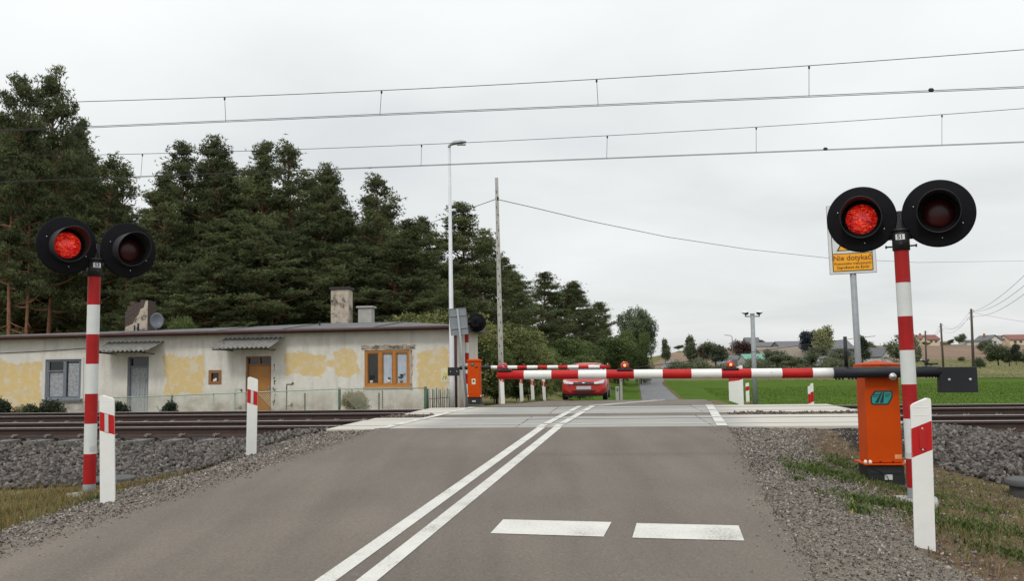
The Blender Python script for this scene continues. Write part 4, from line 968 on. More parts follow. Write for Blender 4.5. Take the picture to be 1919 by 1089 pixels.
# ------------------------------------------------------------------ cable wells
q = hit(205, 905); r = empty('cable_well', (q.x, q.y, q.z), 0, 'low round concrete well with flat lid behind the S3 pole', 'cable well', 'round cable wells')
m = MB(); m.lathe([(.27,-.2),(.27,.03)], 40, 0, 'z'); m.build('well_ring', 'dark_concrete', r); m = MB(); m.lathe([(0,.030),(.31,.030),(.315,.040),(.31,.060),(.28,.068),(0,.072)], 48, 0, 'z'); m.build('lid', 'dark_concrete', r)
q = hit(1932, 930); r = empty('cable_well', (q.x, q.y, q.z-.02), 0, 'dark round concrete well cut by the right picture edge, in the ballast', 'cable well', 'round cable wells')
m = MB(); m.lathe([(.20,-.2),(.20,.13)], 40, 0, 'z'); m.build('well_ring', 'dark_concrete', r); m = MB(); m.lathe([(0,.130),(.235,.130),(.24,.14),(.235,.19),(.21,.20),(0,.205)], 48, 0, 'z'); m.build('lid', 'dark_concrete', r)

# ------------------------------------------------------------------ overhead line
def wire(name, pts, r, label, cat, group=None, mname='steel_wire', root=None):
    m = MB(); m.tube(pts, r, 6, cap=True); o = m.build(name, mname, root, fix=False)
    if not root: tag(o, label, cat, group)
    return o
def smooth_wire(ctrl, n=60):
    """quadratic fit through control points, extended"""
    return ctrl
def contact_line(v, mess, cont, drops, clamps, lab):
    root = empty('overhead_line', W(0, v, 0), 0, lab, 'overhead line', 'overhead lines of the two tracks')
    o0 = root.location
    def uz(l): 
        out = [];
        for px, py in l: p = atV(px, py, v); out.append((uv(p)[0], p.z))
        return np.array(out)
    M_, C_ = uz(mess), uz(cont)
    pm_ = np.polyfit(M_[:,0], M_[:,1], 2); pc_ = np.polyfit(C_[:,0], C_[:,1], 1)
    umin, umax = -70, 60
    def fm(u):
        return np.polyval(pm_, np.clip(u, M_[:,0].min()-6, M_[:,0].max()+6))
    us = np.linspace(umin, umax, 120)
    loc = lambda u, z, dv=0: tuple(W(u, v+dv, z)-o0)
    wire('messenger_wire', [loc(u, fm(u)) for u in us], .0062, None, None, root=root)
    for dv in (-.04, .04): wire('contact_wire', [loc(u, np.polyval(pc_, u), dv) for u in (umin, umax)], .0056, None, None, root=root)
    for px, yt, pxb, yb in drops:
        a = atV(px, yt, v); b = atV(pxb, yb, v); ua, ub = uv(a)[0], uv(b)[0]
        wire('dropper', [loc(ua, fm(ua)), loc(ub, np.polyval(pc_, ub))], .0045, None, None, root=root)
        m = MB(); c = Vector(loc(ua, fm(ua)-.03)); m.ellipsoid(c, (.018,.018,.035), 8, 6); m.build('wire_clip', 'steel_wire', root)
    for px, py in clamps:
        c = Vector(loc(uv(atV(px, py, v))[0], np.polyval(pc_, uv(atV(px, py, v))[0])+.02)); m = MB(); m.ellipsoid(c, (.05,.03,.035), 10, 6); m.build('wire_clamp', 'soot', root)
contact_line(TR1, [(0,194.5),(421,180),(715,169.5),(1118,149),(1516,122),(1919,92.5)], [(165,238),(960,204),(1919,163)],
             [(421,180,423,228),(715,169,712,217),(1118,149,1121,201),(1516,121,1516,178)], [(1745,169)], 'higher overhead line, above the near track')
contact_line(TR2, [(0,293),(265,288),(790,271),(1138,255),(1417,236),(1919,203.5)], [(400,325),(960,304.5),(1919,265.5)],
             [(267,288,264,327),(790,271,789,310),(1138,255,1137,297),(1417,236,1417,283),(1765,212,1765,269)], [(1547,279)], 'lower overhead line, above the far track')
def cable(pts, r, label, name='telephone_cable', group=None):
    wire(name, pts, r, label, 'cable', group)
cable([atY(930,373,31.5), atY(1000,389,33.2), atY(1100,413,36), atY(1250,444,41), atY(1400,467,48), atY(1560,484.5,57), atY(1720,492,70), atY(1919,489,92), atY(2100,480,120)], .012, 'thin cable sagging right from the concrete pole across the sky')
cable([atY(930,373,31.5), atY(890,387,36), atY(800,420,52), atY(740,445,64)], .012, 'thin cable dropping left from the concrete pole over the trees')
pts = [(1190,689),(1279,679),(1410,660),(1503,647),(1580,637),(1640,630)]
cable([atY(x, y, 20+ (x-1190)*.02) for x, y in pts], .008, 'pale thin guy cable rising right in front of the farm buildings', mname if False else 'guy_cable')
# ------------------------------------------------------------------ house
VH = 29.63; hc = atV(858, 757, VH); UC = uv(hc)[0]; ZF = -.78
house = empty('railway_house', W(UC, VH, ZF), -TH, 'low rendered house with peeling yellow plaster, two corrugated door canopies and flat felt roof', 'house')
def hp(px, py, dv=0): p = atV(px, py, VH+dv); return uv(p)[0]-UC, p.z-ZF
def hrect(x0, y0, x1, y1, dv=0):
    a = hp(x0, (y0+y1)/2, dv); b = hp(x1, (y0+y1)/2, dv); c = hp((x0+x1)/2, y0, dv); d = hp((x0+x1)/2, y1, dv); return a[0], b[0], d[1], c[1]
def wallmat():
    m, nt, N, L, P = nmat('house_plaster')
    P.inputs['Roughness'].default_value = .95; P.inputs['Specular IOR Level'].default_value = .15
    tc = N.new('ShaderNodeTexCoord')
    nz = N.new('ShaderNodeTexNoise'); nz.inputs['Scale'].default_value = 1.1; nz.inputs['Detail'].default_value = 7; nz.inputs['Roughness'].default_value = .6; L.new(tc.outputs['Object'], nz.inputs['Vector'])
    sub = N.new('ShaderNodeVectorMath'); sub.operation = 'SUBTRACT'; L.new(nz.outputs['Color'], sub.inputs[0]); sub.inputs[1].default_value = (.5,.5,.5)
    sc = N.new('ShaderNodeVectorMath'); sc.operation = 'SCALE'; L.new(sub.outputs[0], sc.inputs[0]); sc.inputs['Scale'].default_value = .95
    ad = N.new('ShaderNodeVectorMath'); ad.operation = 'ADD'; L.new(tc.outputs['Object'], ad.inputs[0]); L.new(sc.outputs[0], ad.inputs[1])
    sp = N.new('ShaderNodeSeparateXYZ'); L.new(ad.outputs[0], sp.inputs[0])
    def M(op, a, b, clamp=False):
        x = N.new('ShaderNodeMath'); x.operation = op; x.use_clamp = clamp
        for i, v in enumerate((a, b)):
            if isinstance(v, (int, float)): x.inputs[i].default_value = v
            else: L.new(v, x.inputs[i])
        return x.outputs[0]
    def boxm(x0, x1, z0, z1, soft=.22):
        a = M('DIVIDE', M('SUBTRACT', sp.outputs[0], x0), soft, True); b = M('DIVIDE', M('SUBTRACT', x1, sp.outputs[0]), soft, True)
        c = M('DIVIDE', M('SUBTRACT', sp.outputs[2], z0), soft, True); d = M('DIVIDE', M('SUBTRACT', z1, sp.outputs[2]), soft, True)
        return M('MULTIPLY', M('MULTIPLY', a, b), M('MULTIPLY', c, d))
    tot = None
    for r_ in ((-60,672,84,790), (300,662,382,748), (526,655,616,714), (618,650,678,712), (600,672,632,700), (776,650,850,735)):
        x0, x1, z0, z1 = hrect(*r_); b = boxm(x0, x1, z0, z1); tot = b if tot is None else M('MAXIMUM', tot, b)
    fn = N.new('ShaderNodeTexNoise'); fn.inputs['Scale'].default_value = 7; fn.inputs['Detail'].default_value = 9; fn.inputs['Roughness'].default_value = .72; L.new(tc.outputs['Object'], fn.inputs['Vector'])
    tq = M('ADD', tot, M('MULTIPLY', M('SUBTRACT', fn.outputs[0], .5), 1.5))
    mr_ = N.new('ShaderNodeMapRange'); L.new(tq, mr_.inputs[0]); mr_.inputs[1].default_value = .40; mr_.inputs[2].default_value = .62; tot = M('MULTIPLY', mr_.outputs[0], M('MULTIPLY', tot, 3.0, True))
    def rampn(scale, lo, hi, det=8, stretch=None, rough=.65):
        n = N.new('ShaderNodeTexNoise'); n.inputs['Scale'].default_value = scale; n.inputs['Detail'].default_value = det; n.inputs['Roughness'].default_value = rough
        if stretch:
            mp = N.new('ShaderNodeMapping'); mp.inputs['Scale'].default_value = stretch; L.new(tc.outputs['Object'], mp.inputs[0]); L.new(mp.outputs[0], n.inputs['Vector'])
        else: L.new(tc.outputs['Object'], n.inputs['Vector'])
        r = N.new('ShaderNodeMapRange'); L.new(n.outputs[0], r.inputs[0]); r.inputs[1].default_value = lo; r.inputs[2].default_value = hi; return r.outputs[0]
    def mix(f, a, b):
        mx = N.new('ShaderNodeMixRGB'); L.new(f, mx.inputs[0])
        for i, v in ((1, a), (2, b)):
            if isinstance(v, tuple): mx.inputs[i].default_value = v+(1,)
            else: L.new(v, mx.inputs[i])
        return mx.outputs[0]
    base = mix(rampn(.9, .3, .7), (.69,.665,.61), (.58,.555,.505))
    base = mix(M('MULTIPLY', rampn(2.2, .48, .62), .55), base, (.74,.72,.67))
    base = mix(M('MULTIPLY', rampn(3., .50, .62, 8, (1.2,1,.18)), .38), base, (.44,.42,.385))    # run-off streaks
    spz = N.new('ShaderNodeSeparateXYZ'); L.new(tc.outputs['Object'], spz.inputs[0])
    low = N.new('ShaderNodeMapRange'); L.new(spz.outputs[2], low.inputs[0]); low.inputs[1].default_value = 1.15; low.inputs[2].default_value = .45
    base = mix(M('MULTIPLY', low.outputs[0], rampn(1.6, .38, .6)), base, (.38,.31,.25))
    yel = mix(rampn(1.7, .35, .65), (.66,.49,.225), (.60,.47,.25))
    yel = mix(M('MULTIPLY', rampn(4.5, .50, .60), .55), yel, (.62,.56,.44)); yel = mix(M('MULTIPLY', rampn(1.9, .54, .62), .75), yel, (.62,.57,.48))
    c = mix(tot, base, yel)
    L.new(c, P.inputs['Base Color'])
    nb = N.new('ShaderNodeTexNoise'); nb.inputs['Scale'].default_value = 12; nb.inputs['Detail'].default_value = 8; L.new(tc.outputs['Object'], nb.inputs['Vector'])
    bp = N.new('ShaderNodeBump'); bp.inputs['Strength'].default_value = .35; bp.inputs['Distance'].default_value = .03; L.new(nb.outputs[0], bp.inputs['Height']); L.new(bp.outputs[0], P.inputs['Normal'])
wallmat()
XL = -30.0
def topz(x): return np.interp(x, [XL, hp(0,637)[0], hp(400,626)[0], 0], [hp(0,637)[1]-.25, hp(0,636)[1], hp(400,627)[1], hp(858,616.5)[1]])
opens = [hrect(85,674,152,748), hrect(238,669,278,776), hrect(391,694,415,720.5), hrect(460,668,508,776), hrect(683,656,768,725)]
opens[1] = (opens[1][0], opens[1][1], 0.02, opens[1][3]); opens[3] = (opens[3][0], opens[3][1], 0.02, opens[3][3])
xs = sorted({XL, 0., *[o[0] for o in opens], *[o[1] for o in opens]}); m = MB()
for a, b in zip(xs[:-1], xs[1:]):
    op = [o for o in opens if o[0] <= a+1e-6 and o[1] >= b-1e-6]
    za, zb = float(topz(a)), float(topz(b))
    segs = [(-.5, op[0][2]), (op[0][3], None)] if op else [(-.5, None)]
    for z0, z1 in segs:
        t0, t1 = (za, zb) if z1 is None else (z1, z1)
        m.hexa([(a,0,z0),(b,0,z0),(b,.32,z0),(a,.32,z0),(a,0,t0),(b,0,t1),(b,.32,t1),(a,.32,t0)])
DEP = 4.3
zc0 = float(topz(0))
m.hexa([(-.32,.322,-.5),(0,.322,-.5),(0,DEP,-.5),(-.32,DEP,-.5),(-.32,.322,zc0),(0,.322,zc0),(0,DEP,zc0),(-.32,DEP,zc0)])
m.hexa([(XL,DEP,-.5),(0,DEP,-.5),(0,DEP+.3,-.5),(XL,DEP+.3,-.5),(XL,DEP,zc0-.2),(0,DEP,zc0),(0,DEP+.3,zc0),(XL,DEP+.3,zc0-.2)])
m.build('wall', 'house_plaster', house, fix=True)
# roof: eave line in front, ridge set back, hipped at the right end
def rz_(px, py, dv): p = atV(px, py, VH+dv); return uv(p)[0]-UC, p.z-ZF
rf = MB()
ex = [XL, hp(0,636)[0], hp(200,632)[0], hp(400,627)[0], hp(600,621)[0], .36]
ez = [float(topz(x))+.10 for x in ex]
rdg = [rz_(-520,634,2.4), rz_(0,628.5,2.4), rz_(330,617.5,2.4), rz_(470,612.5,2.4), rz_(610,606,2.4), rz_(752,603.5,2.4)]
rx = [q[0] for q in rdg]; rzz = [q[1] for q in rdg]; rx[0] = XL
E0 = [(x, -.30, z) for x, z in zip(ex, ez)]; Rg = [(x, 2.4, z) for x, z in zip(rx, rzz)]; Bk = [(x, DEP+.35, z) for x, z in zip(ex, ez)]
for A, B in ((E0, Rg), (Rg, Bk)):
    for i in range(5): rf.quad([A[i], A[i+1], B[i+1], B[i]])
rf.quad([E0[5], Bk[5], Rg[5]])
n0 = len(rf.f)
for A in (E0, Bk):
    for i in range(5): rf.quad([A[i], A[i+1], (A[i+1][0],A[i+1][1],A[i+1][2]-.06), (A[i][0],A[i][1],A[i][2]-.06)])
a, b = E0[5], Bk[5]; rf.quad([a, b, (b[0],b[1],b[2]-.06), (a[0],a[1],a[2]-.06)])
roof = rf.build('roof', 'roof_felt', house)
sf = MB()
for i in range(5): sf.hexa([(ex[i],-.29,ez[i]-.10),(ex[i+1],-.29,ez[i+1]-.10),(ex[i+1],0.0,ez[i+1]-.10),(ex[i],0.0,ez[i]-.10),(ex[i],-.29,ez[i]-.065),(ex[i+1],-.29,ez[i+1]-.065),(ex[i+1],0.0,ez[i+1]-.065),(ex[i],0.0,ez[i]-.065)])
sf.hexa([(0,-.28,zc0-.0),(.34,-.28,zc0-.0),(.34,DEP+.3,zc0-.0),(0,DEP+.3,zc0-.0),(0,-.28,zc0+.035),(.34,-.28,zc0+.035),(.34,DEP+.3,zc0+.035),(0,DEP+.3,zc0+.035)])
sf.build('soffit', 'grey_wood', roof)
fs = MB()
for i in range(5):
    fs.hexa([(ex[i],-.325,ez[i]-.13),(ex[i+1],-.325,ez[i+1]-.13),(ex[i+1],-.302,ez[i+1]-.13),(ex[i],-.302,ez[i]-.13),(ex[i],-.325,ez[i]+.01),(ex[i+1],-.325,ez[i+1]+.01),(ex[i+1],-.302,ez[i+1]+.01),(ex[i],-.302,ez[i]+.01)])
fs.box(.362,.385,-.32,DEP+.35,zc0-.02,zc0+.11)
fs.build('fascia', 'fascia', roof)
gt = MB()
for i in range(5): gt.tube([(ex[i],-.385,ez[i]-.045),(ex[i+1],-.385,ez[i+1]-.045)], .058, 10)
gt.build('gutter', 'fascia', roof)
# seams and a vent stub on the felt
sm = MB()
for px in (220, 405, 528, 700): 
    a = rz_(px, 630, -.2)[0]; z0 = float(np.interp(a, ex, ez)); z1 = float(np.interp(a+.5, rx, rzz)); sm.hexa([(a,-.28,z0+.004),(a+.05,-.28,z0+.004),(a+.55,2.35,z1+.004),(a+.5,2.35,z1+.004),(a,-.28,z0+.02),(a+.05,-.28,z0+.02),(a+.55,2.35,z1+.02),(a+.5,2.35,z1+.02)])
sm.build('seam', 'soot', roof)
q = rz_(599, 611, 1.2); m = MB(); m.tube([(q[0],1.2,q[1]-.2),(q[0],1.2,q[1]+.12)], .035, 10); m.tube([(q[0],1.2,q[1]+.12),(q[0],1.2,q[1]+.15)], .055, 10); m.build('vent_stub', 'soot', roof)
# chimneys
def chimney(px0, px1, pt, pb_, dv, mname, label, capm='soot', capo=.05, capt=.09, depth=.55, yaw=.12):
    x0, zt = rz_(px0, pt, dv); x1, _ = rz_(px1, pt, dv); _, zb = rz_(px0, pb_, dv)
    m = MB(); m.box(x0+(x1-x0)*0, x1, dv, dv+depth, zb-.4, zt-capt); c = m.build('chimney', mname, roof, bevel=.012); c['label'] = label
    k = MB(); k.box(x0-capo, x1+capo, dv-capo, dv+depth+capo, zt-capt+.001, zt); k.build('chimney_cap', capm, c, bevel=.01)
    return c
c = chimney(620, 653, 538.5, 610, 2.6, 'chimney_plaster', 'tall chimney with flaking dark-stained render'); 
m = MB(); x0, zz = rz_(620, 608, 2.6); x1, _ = rz_(653, 608, 2.6); m.box(x0-.03, x1+.03, 2.57, 3.18, zz-.3, zz+.04); m.build('flashing', 'soot', c)
chimney(671, 696, 574, 608, 2.9, 'chimney_grey', 'short pale grey chimney', 'chimney_grey', .06, .07, .45)
# ruined brick chimney with half its render left
def brickmat():
    m, nt, N, L, P = nmat('old_brick'); P.inputs['Roughness'].default_value = .95
    tc = N.new('ShaderNodeTexCoord'); sp = N.new('ShaderNodeSeparateXYZ'); L.new(tc.outputs['Object'], sp.inputs[0]); cb = N.new('ShaderNodeCombineXYZ'); L.new(sp.outputs[0], cb.inputs[0]); L.new(sp.outputs[2], cb.inputs[1])
    b = N.new('ShaderNodeTexBrick'); b.inputs['Scale'].default_value = 1; b.inputs['Brick Width'].default_value = .22; b.inputs['Row Height'].default_value = .08; b.inputs['Mortar Size'].default_value = .012
    b.inputs['Color1'].default_value = (.085,.042,.03,1); b.inputs['Color2'].default_value = (.04,.028,.024,1); b.inputs['Mortar'].default_value = (.09,.08,.07,1); L.new(cb.outputs[0], b.inputs[0]); L.new(b.outputs[0], P.inputs['Base Color'])
brickmat()
x0, zt = rz_(235, 563, 2.6); x1, _ = rz_(277, 559, 2.6); _, zb = rz_(232, 620, 2.6)
m = MB(); wq = x1-x0; hq = zt-zb; m.prism([(x0,zb-.3),(x1,zb-.3),(x1,zt-.05),(x1-.12*wq,zt-.05),(x1-.12*wq,zt),(x1-.33*wq,zt),(x1-.33*wq,zt-.10*hq),(x0+.42*wq,zt-.10*hq),(x0+.42*wq,zt-.04*hq),(x0+.24*wq,zt-.04*hq),(x0+.24*wq,zt-.2*hq),(x0+.10*wq,zt-.2*hq),(x0+.10*wq,zt-.36*hq),(x0,zt-.36*hq)], 2.6, 3.2)
c = m.build('chimney', 'old_brick', roof); c['label'] = 'ruined brick chimney with a wedge of pale render left'
m = MB(); w_ = x1-x0; h_ = zt-zb
m.prism([(x0,zb-.02),(x1+.01,zb-.02),(x1+.01,zt-.02),(x1-.08*w_,zt-.05),(x1-.16*w_,zt-.26*h_),(x1-.3*w_,zt-.30*h_),(x1-.38*w_,zt-.48*h_),(x1-.55*w_,zt-.62*h_),(x1-.62*w_,zb+.22*h_),(x0+.05*w_,zb+.12*h_)], 2.57, 2.598); m.build('render_patch', 'chimney_plaster', c)
for k, px in enumerate((252, 259)):
    q = rz_(px, 616, 2.2); m = MB(); m.tube([(q[0],2.2,q[1]-.1),(q[0],2.2,q[1]+.12+.08*(k % 2))], .03+.01*(k % 2), 8); m.build('vent_stub', 'soot', roof)
# satellite dish on the roof: rests on the house and is a thing of its own
q = atV(293, 617, VH+1.6); dr = empty('satellite_dish', q, rad(35), 'small grey satellite dish on the roof beside the ruined chimney', 'satellite dish')
m = MB(); R_ = 12.5*q.y/F
prof_ = [(0,0),(R_*.4,-.012),(R_*.75,-.045),(R_,-.085),(R_,-.078),(R_*.75,-.036),(R_*.4,-.003),(0,.010)]
m.lathe(prof_, 36, 0, 'y'); 
for i, v_ in enumerate(m.v): m.v[i] = (v_[0], v_[1], v_[2]*1.2+R_*1.25)
m.build('reflector', 'dish_grey', dr)
m = MB(); m.tube([(0,.05,-.3),(0,.05,R_*1.2)], .02, 8); m.tube([(0,0,R_*.3),(.02,-.30,R_*.75)], .012, 6); m.ellipsoid((.02,-.30,R_*.78), (.03,.05,.03), 10, 6); m.build('feed_arm', 'galvanised', dr)
# windows and doors
def win_frame(m, x0, x1, z0, z1, t, y0, y1):
    m.box(x0, x0+t, y0, y1, z0, z1); m.box(x1-t, x1, y0, y1, z0, z1); m.box(x0+t, x1-t, y0, y1, z0, z0+t); m.box(x0+t, x1-t, y0, y1, z1-t, z1)
def curtain(m, x0, x1, z0, z1, y, n=40, amp=.018, ph=0):
    for k in range(n):
        a, b = x0+(x1-x0)*k/n, x0+(x1-x0)*(k+1)/n
        f = lambda x: y+amp*math.sin((x-x0)*60+ph)+amp*.5*math.sin((x-x0)*23+ph)
        m.quad([(a,f(a),z0),(b,f(b),z0),(b,f(b),z1),(a,f(a),z1)], 0, True)
# left window
x0, x1, z0, z1 = opens[0]; m = MB(); win_frame(m, x0-.0, x1, z0, z1, .07, .03, .12); xm = x0+(x1-x0)*.53; m.box(xm-.055, xm+.055, .02, .12, z0+.07, z1-.07); m.box(x0+.07, xm-.055, .03, .11, z1-.42, z1-.37)
m.box(x0+.07, x0+.11, .04, .11, z0+.07, z1-.07); m.box(x1-.11, x1-.07, .04, .11, z0+.07, z1-.07)
wd = m.build('window', 'grey_wood', house); wd['label'] = 'old grey wooden window with net curtains'
m = MB(); m.box(x0+.07, x1-.07, .09, .096, z0+.07, z1-.07); m.build('pane', 'glass_dark', wd)
m = MB(); curtain(m, x0+.12, xm-.08, z0+.08, z1-.45, .083, amp=.004); curtain(m, xm+.09, x1-.12, z0+.08, z1-.14, .083, amp=.004, ph=1); m.build('net_curtain', 'lace', wd, fix=False)
m = MB(); m.box(x0-.06, x1+.06, -.10, .028, z0-.07, z0-.002); m.build('sill', 'grey_wood', wd)
m = MB(); m.box(x0-.09, x0-.004, -.02, -.001, z0-.0, z1+.08); m.box(x1+.004, x1+.09, -.02, -.001, z0, z1+.08); m.box(x0-.004, x1+.004, -.02, -.001, z1+.003, z1+.08); m.build('surround', 'white_wall', wd)
# left door, grey with a lace curtain hung in it
x0, x1, z0, z1 = opens[1]; m = MB(); win_frame(m, x0, x1, z0, z1, .06, .06, .20); zt = z1-.36; m.box(x0+.06, x1-.06, .07, .19, zt, zt+.05); d = m.build('door_frame', 'grey_wood', house)
m = MB(); m.box(x0+.06, x1-.06, .17, .176, zt+.05, z1-.06); m.build('transom_pane', 'glass_dark', d)
m = MB(); m.box(x0+.06, x1-.06, .19, .22, z0+.06, zt); m.build('door', 'glass_dark', d)
m = MB(); curtain(m, x0+.065, x1-.065, z0+.10, zt-.0, .13, 60, .012); m.build('lace_curtain', 'lace', d, fix=False)
# little brown window
x0, x1, z0, z1 = opens[2]; m = MB(); win_frame(m, x0, x1, z0, z1, .095, -.015, .09); w_ = m.build('window', 'brown_wood', house); w_['label'] = 'little square brown window'
m = MB(); m.box(x0+.095, x1-.095, .06, .066, z0+.095, z1-.095); m.build('pane', 'glass_dark', w_)
m = MB(); m.ellipsoid((x0+.24,.03,z0+.15), (.05,.03,.06), 10, 6); m.box(x0+.15,x0+.22,.02,.04,z0+.1,z0+.17); m.build('sill_jar', 'bolt_cap', w_)
# orange door
x0, x1, z0, z1 = opens[3]; m = MB(); win_frame(m, x0, x1, z0, z1, .055, .06, .20); zt = z1-.30; m.box(x0+.055, x1-.055, .07, .19, zt, zt+.04); xm = (x0+x1)/2+.0; m.box(xm-.02, xm+.02, .08, .18, zt+.04, z1-.055); d = m.build('door_frame', 'brown_wood', house)
m = MB(); m.box(x0+.055, x1-.055, .16, .166, zt+.04, z1-.055); m.build('transom_pane', 'glass_dark', d)
m = MB(); m.box(x0+.057, x1-.057, .12, .16, z0+.03, zt-.002)
dd = m.build('door', 'door_orange', d, bevel=.003); dd['label'] = 'faded orange wooden door'
m = MB(); m.box(x1-.14,x1-.10,.108,.118,z0+1.0,z0+1.16); m.tube([(x1-.12,.108,z0+1.1),(x1-.12,.07,z0+1.1),(x1-.22,.07,z0+1.1)], .009, 8); m.build('handle', 'galvanised', dd)
# right window, three panes
x0, x1, z0, z1 = opens[4]; m = MB(); win_frame(m, x0, x1, z0, z1, .085, .03, .13)
xa = x0+(x1-x0)*.345; xb = x0+(x1-x0)*.655
m.box(xa-.055, xa+.055, .02, .13, z0+.085, z1-.085); m.box(xb-.05, xb+.05, .02, .13, z0+.085, z1-.085)
for a, b in ((x0+.085, xa-.055), (xa+.055, xb-.05), (xb+.05, x1-.085)): m.box(a, a+.028, .05, .12, z0+.085, z1-.085); m.box(b-.028, b, .05, .12, z0+.085, z1-.085); m.box(a+.028, b-.028, .05, .12, z0+.085, z0+.12); m.box(a+.028, b-.028, .05, .12, z1-.12, z1-.085)
wd = m.build('window', 'orange_wood', house, bevel=.004); wd['label'] = 'varnished orange-brown window of three panes'
m = MB(); m.box(x0+.085, x1-.085, .105, .111, z0+.085, z1-.085); m.build('pane', 'glass_dark', wd)
m = MB(); curtain(m, xa+.09, xb-.10, z0+.12, z1-.12, .098, 50, .003); curtain(m, xb+.09, x1-.13, z0+.12, z1-.12, .098, 50, .003, 2); m.build('curtain', 'curtain', wd, fix=False)
m = MB(); m.box(x0-.04, x1+.04, -.05, .028, z0-.05, z0-.002); m.build('sill', 'orange_wood', wd, bevel=.005)
for px, s_ in ((695, .8), (728, .5), (751, 1.1)):
    q = hp(px, 716)[0]; m = MB(); m.tube([(q,.09,z0+.121),(q,.09,z0+.21)], [.045,.055], 10); pot = m.build('flower_pot', 'white_wall' if s_ < 1 else 'grey_wood', wd)
    m = MB()
    for k in range(26):
        a = random.uniform(0, 6.28); rr = .12*s_; c_ = Vector((q+rr*math.cos(a)*random.random(), .085-.02*random.random(), z0+.24+rr*1.3*random.random())); t_ = Vector((random.uniform(-1,1),.1,random.uniform(-.4,1)))*.05*s_; n_ = Vector((-t_.z,.0,t_.x))*.4
        m.quad([c_-t_, c_-n_, c_+t_, c_+n_])
    m.build('pot_plant', 'leaf_dark', wd, fix=False)
# rough stone bits round the window
m = MB(); random.seed(3)
x = x0-.10
while x < x1+.18: w_ = random.uniform(.06,.16); m.box(x, x+w_-.008, -.012-.02*random.random(), -.001, z1+.02+.02*random.random(), z1+.13+.05*random.random()); x += w_
z = z1
while z > z0: h_ = random.uniform(.05,.14); m.box(x1+.012, x1+.06+.06*random.random(), -.012-.012*random.random(), -.001, z-h_+.008, z); z -= h_
m.build('rubble_trim', 'chimney_plaster', house, bevel=.006)
# plaster scar by the door
m = MB(); random.seed(8); xq, _ = hp(514, 700)
for k in range(16): z = random.uniform(.5, 1.9); xx = xq+random.uniform(-.04,.04); s_ = random.uniform(.010,.03); m.box(xx-s_, xx+s_, -.004-.0005*k*.1, -.001, z, z+random.uniform(.03,.10))
m.build('plaster_scar', 'soot', house)
# downpipe, wall notice
m = MB(); m.tube([(-.06,-.385,zc0+.03),(-.06,-.10,zc0-.25),(-.06,-.09,zc0-.3),(-.06,-.09,-.1)], .060, 12); m.build('downpipe', 'drainpipe_brown', house)
a, b, c_, d_ = hrect(826, 690, 843, 716); m = MB(); m.box(a, b, -.006, -.001, c_, d_); nn = m.build('wall_notice', 'notice_cream', house)
m = MB(); 
for pts in ([(.22,.15),(.42,.85)], [(.42,.85),(.55,.2)], [(.55,.2),(.78,.9)], [(.30,.4),(.70,.35)], [(.7,.2),(.82,.25)]):
    (p0, q0), (p1, q1) = pts; A = Vector((a+(b-a)*p0,-.010,c_+(d_-c_)*q0)); B = Vector((a+(b-a)*p1,-.010,c_+(d_-c_)*q1)); m.tube([A,B], .012, 5)
m.build('yellow_mark', 'notice_yellow', nn)
# old power cable across the wall
m = MB(); m.tube([(hp(-40,664)[0],-.02,hp(-40,664)[1]), (hp(60,658)[0],-.02,hp(60,659.5)[1]), (hp(120,656)[0],-.02,hp(120,656)[1]), (hp(190,651)[0],-.02,hp(190,651)[1])], .010, 6); m.build('wall_cable', 'soot', house)
# corrugated canopies
def canopy(px0, px1, pyt, pyb, sk, label):
    xl, zt = rz_(px0, pyt, 0); xr, _ = rz_(px1, pyt, 0); dv = -.85; zb = rz_(px0, pyb, dv)[1]
    n = 120; m = MB(); up = []; 
    for k in range(n+1):
        t = k/n; x = xl+(xr-xl)*t; w_ = .028*math.sin(x*2*math.pi/.16)
        up.append(((x, -.003, zt+w_), (x-sk, dv, zb+w_*1.0)))
    for k in range(n):
        a0, b0 = up[k]; a1, b1 = up[k+1]; dz = Vector((0,0,-.008))
        m.quad([a0, a1, b1, b0], 0, True); m.quad([Vector(a0)+dz, Vector(b0)+dz, Vector(b1)+dz, Vector(a1)+dz], 0, True)
        m.quad([b0, b1, Vector(b1)+dz, Vector(b0)+dz])
    c = m.build('canopy', 'asbestos', house, fix=False); c['label'] = label
    f = MB(); f.box(xl-sk+.05, xr-sk-.1, dv+.05, dv+.09, zb-.075, zb-.03)
    for x in (xl+.25, xr-.35): f.tube([(x-.0,-.01,zt-.06),(x-sk*.9,dv+.07,zb-.05)], .02, 6); f.tube([(x,-.01,zt-.42),(x-sk*.9,dv+.09,zb-.06)], .016, 6)
    f.build('canopy_frame', 'soot', c)
canopy(205, 308, 642, 658, .18, 'mossy corrugated canopy over the grey door')
canopy(424, 535, 634.5, 652, .18, 'mossy corrugated canopy over the orange door')

# ------------------------------------------------------------------ garden fence
VFN = 26.2
def fp(px, py, v=VFN): p = atV(px, py, v); return uv(p)[0], p.z
fz0 = -.74
def chainlink(name_root, ua, ub, za, zb, v, mname, v2=None):
    """diamond wire between two stations"""
    m = MB(); L_ = ub-ua; s_ = .075; v2 = v if v2 is None else v2; H = max(za, zb)-fz0
    n = int((L_+H)/s_)
    def P_(u, z): return W(u, v+(v2-v)*(u-ua)/L_, z)-name_root.location
    for k in range(n):
        for sg in (1, -1):
            u_s = ua+k*s_-(H if sg > 0 else 0)
            pts = []
            for t in np.linspace(0, H, 30):
                u = u_s+t if sg > 0 else u_s+H-t
                if sg < 0: u = u_s-0+ (H-t)-H*0; 
                zt = za+(zb-za)*(u-ua)/L_
                if ua <= u <= ub and fz0+t <= zt: pts.append(P_(u, fz0+t))
            if len(pts) > 1:
                a, b = pts[0], pts[-1]; m.tube([a, b], (.0052), 3, cap=False, smooth=False)
    return m.build('wire_mesh', mname, name_root, fix=False)
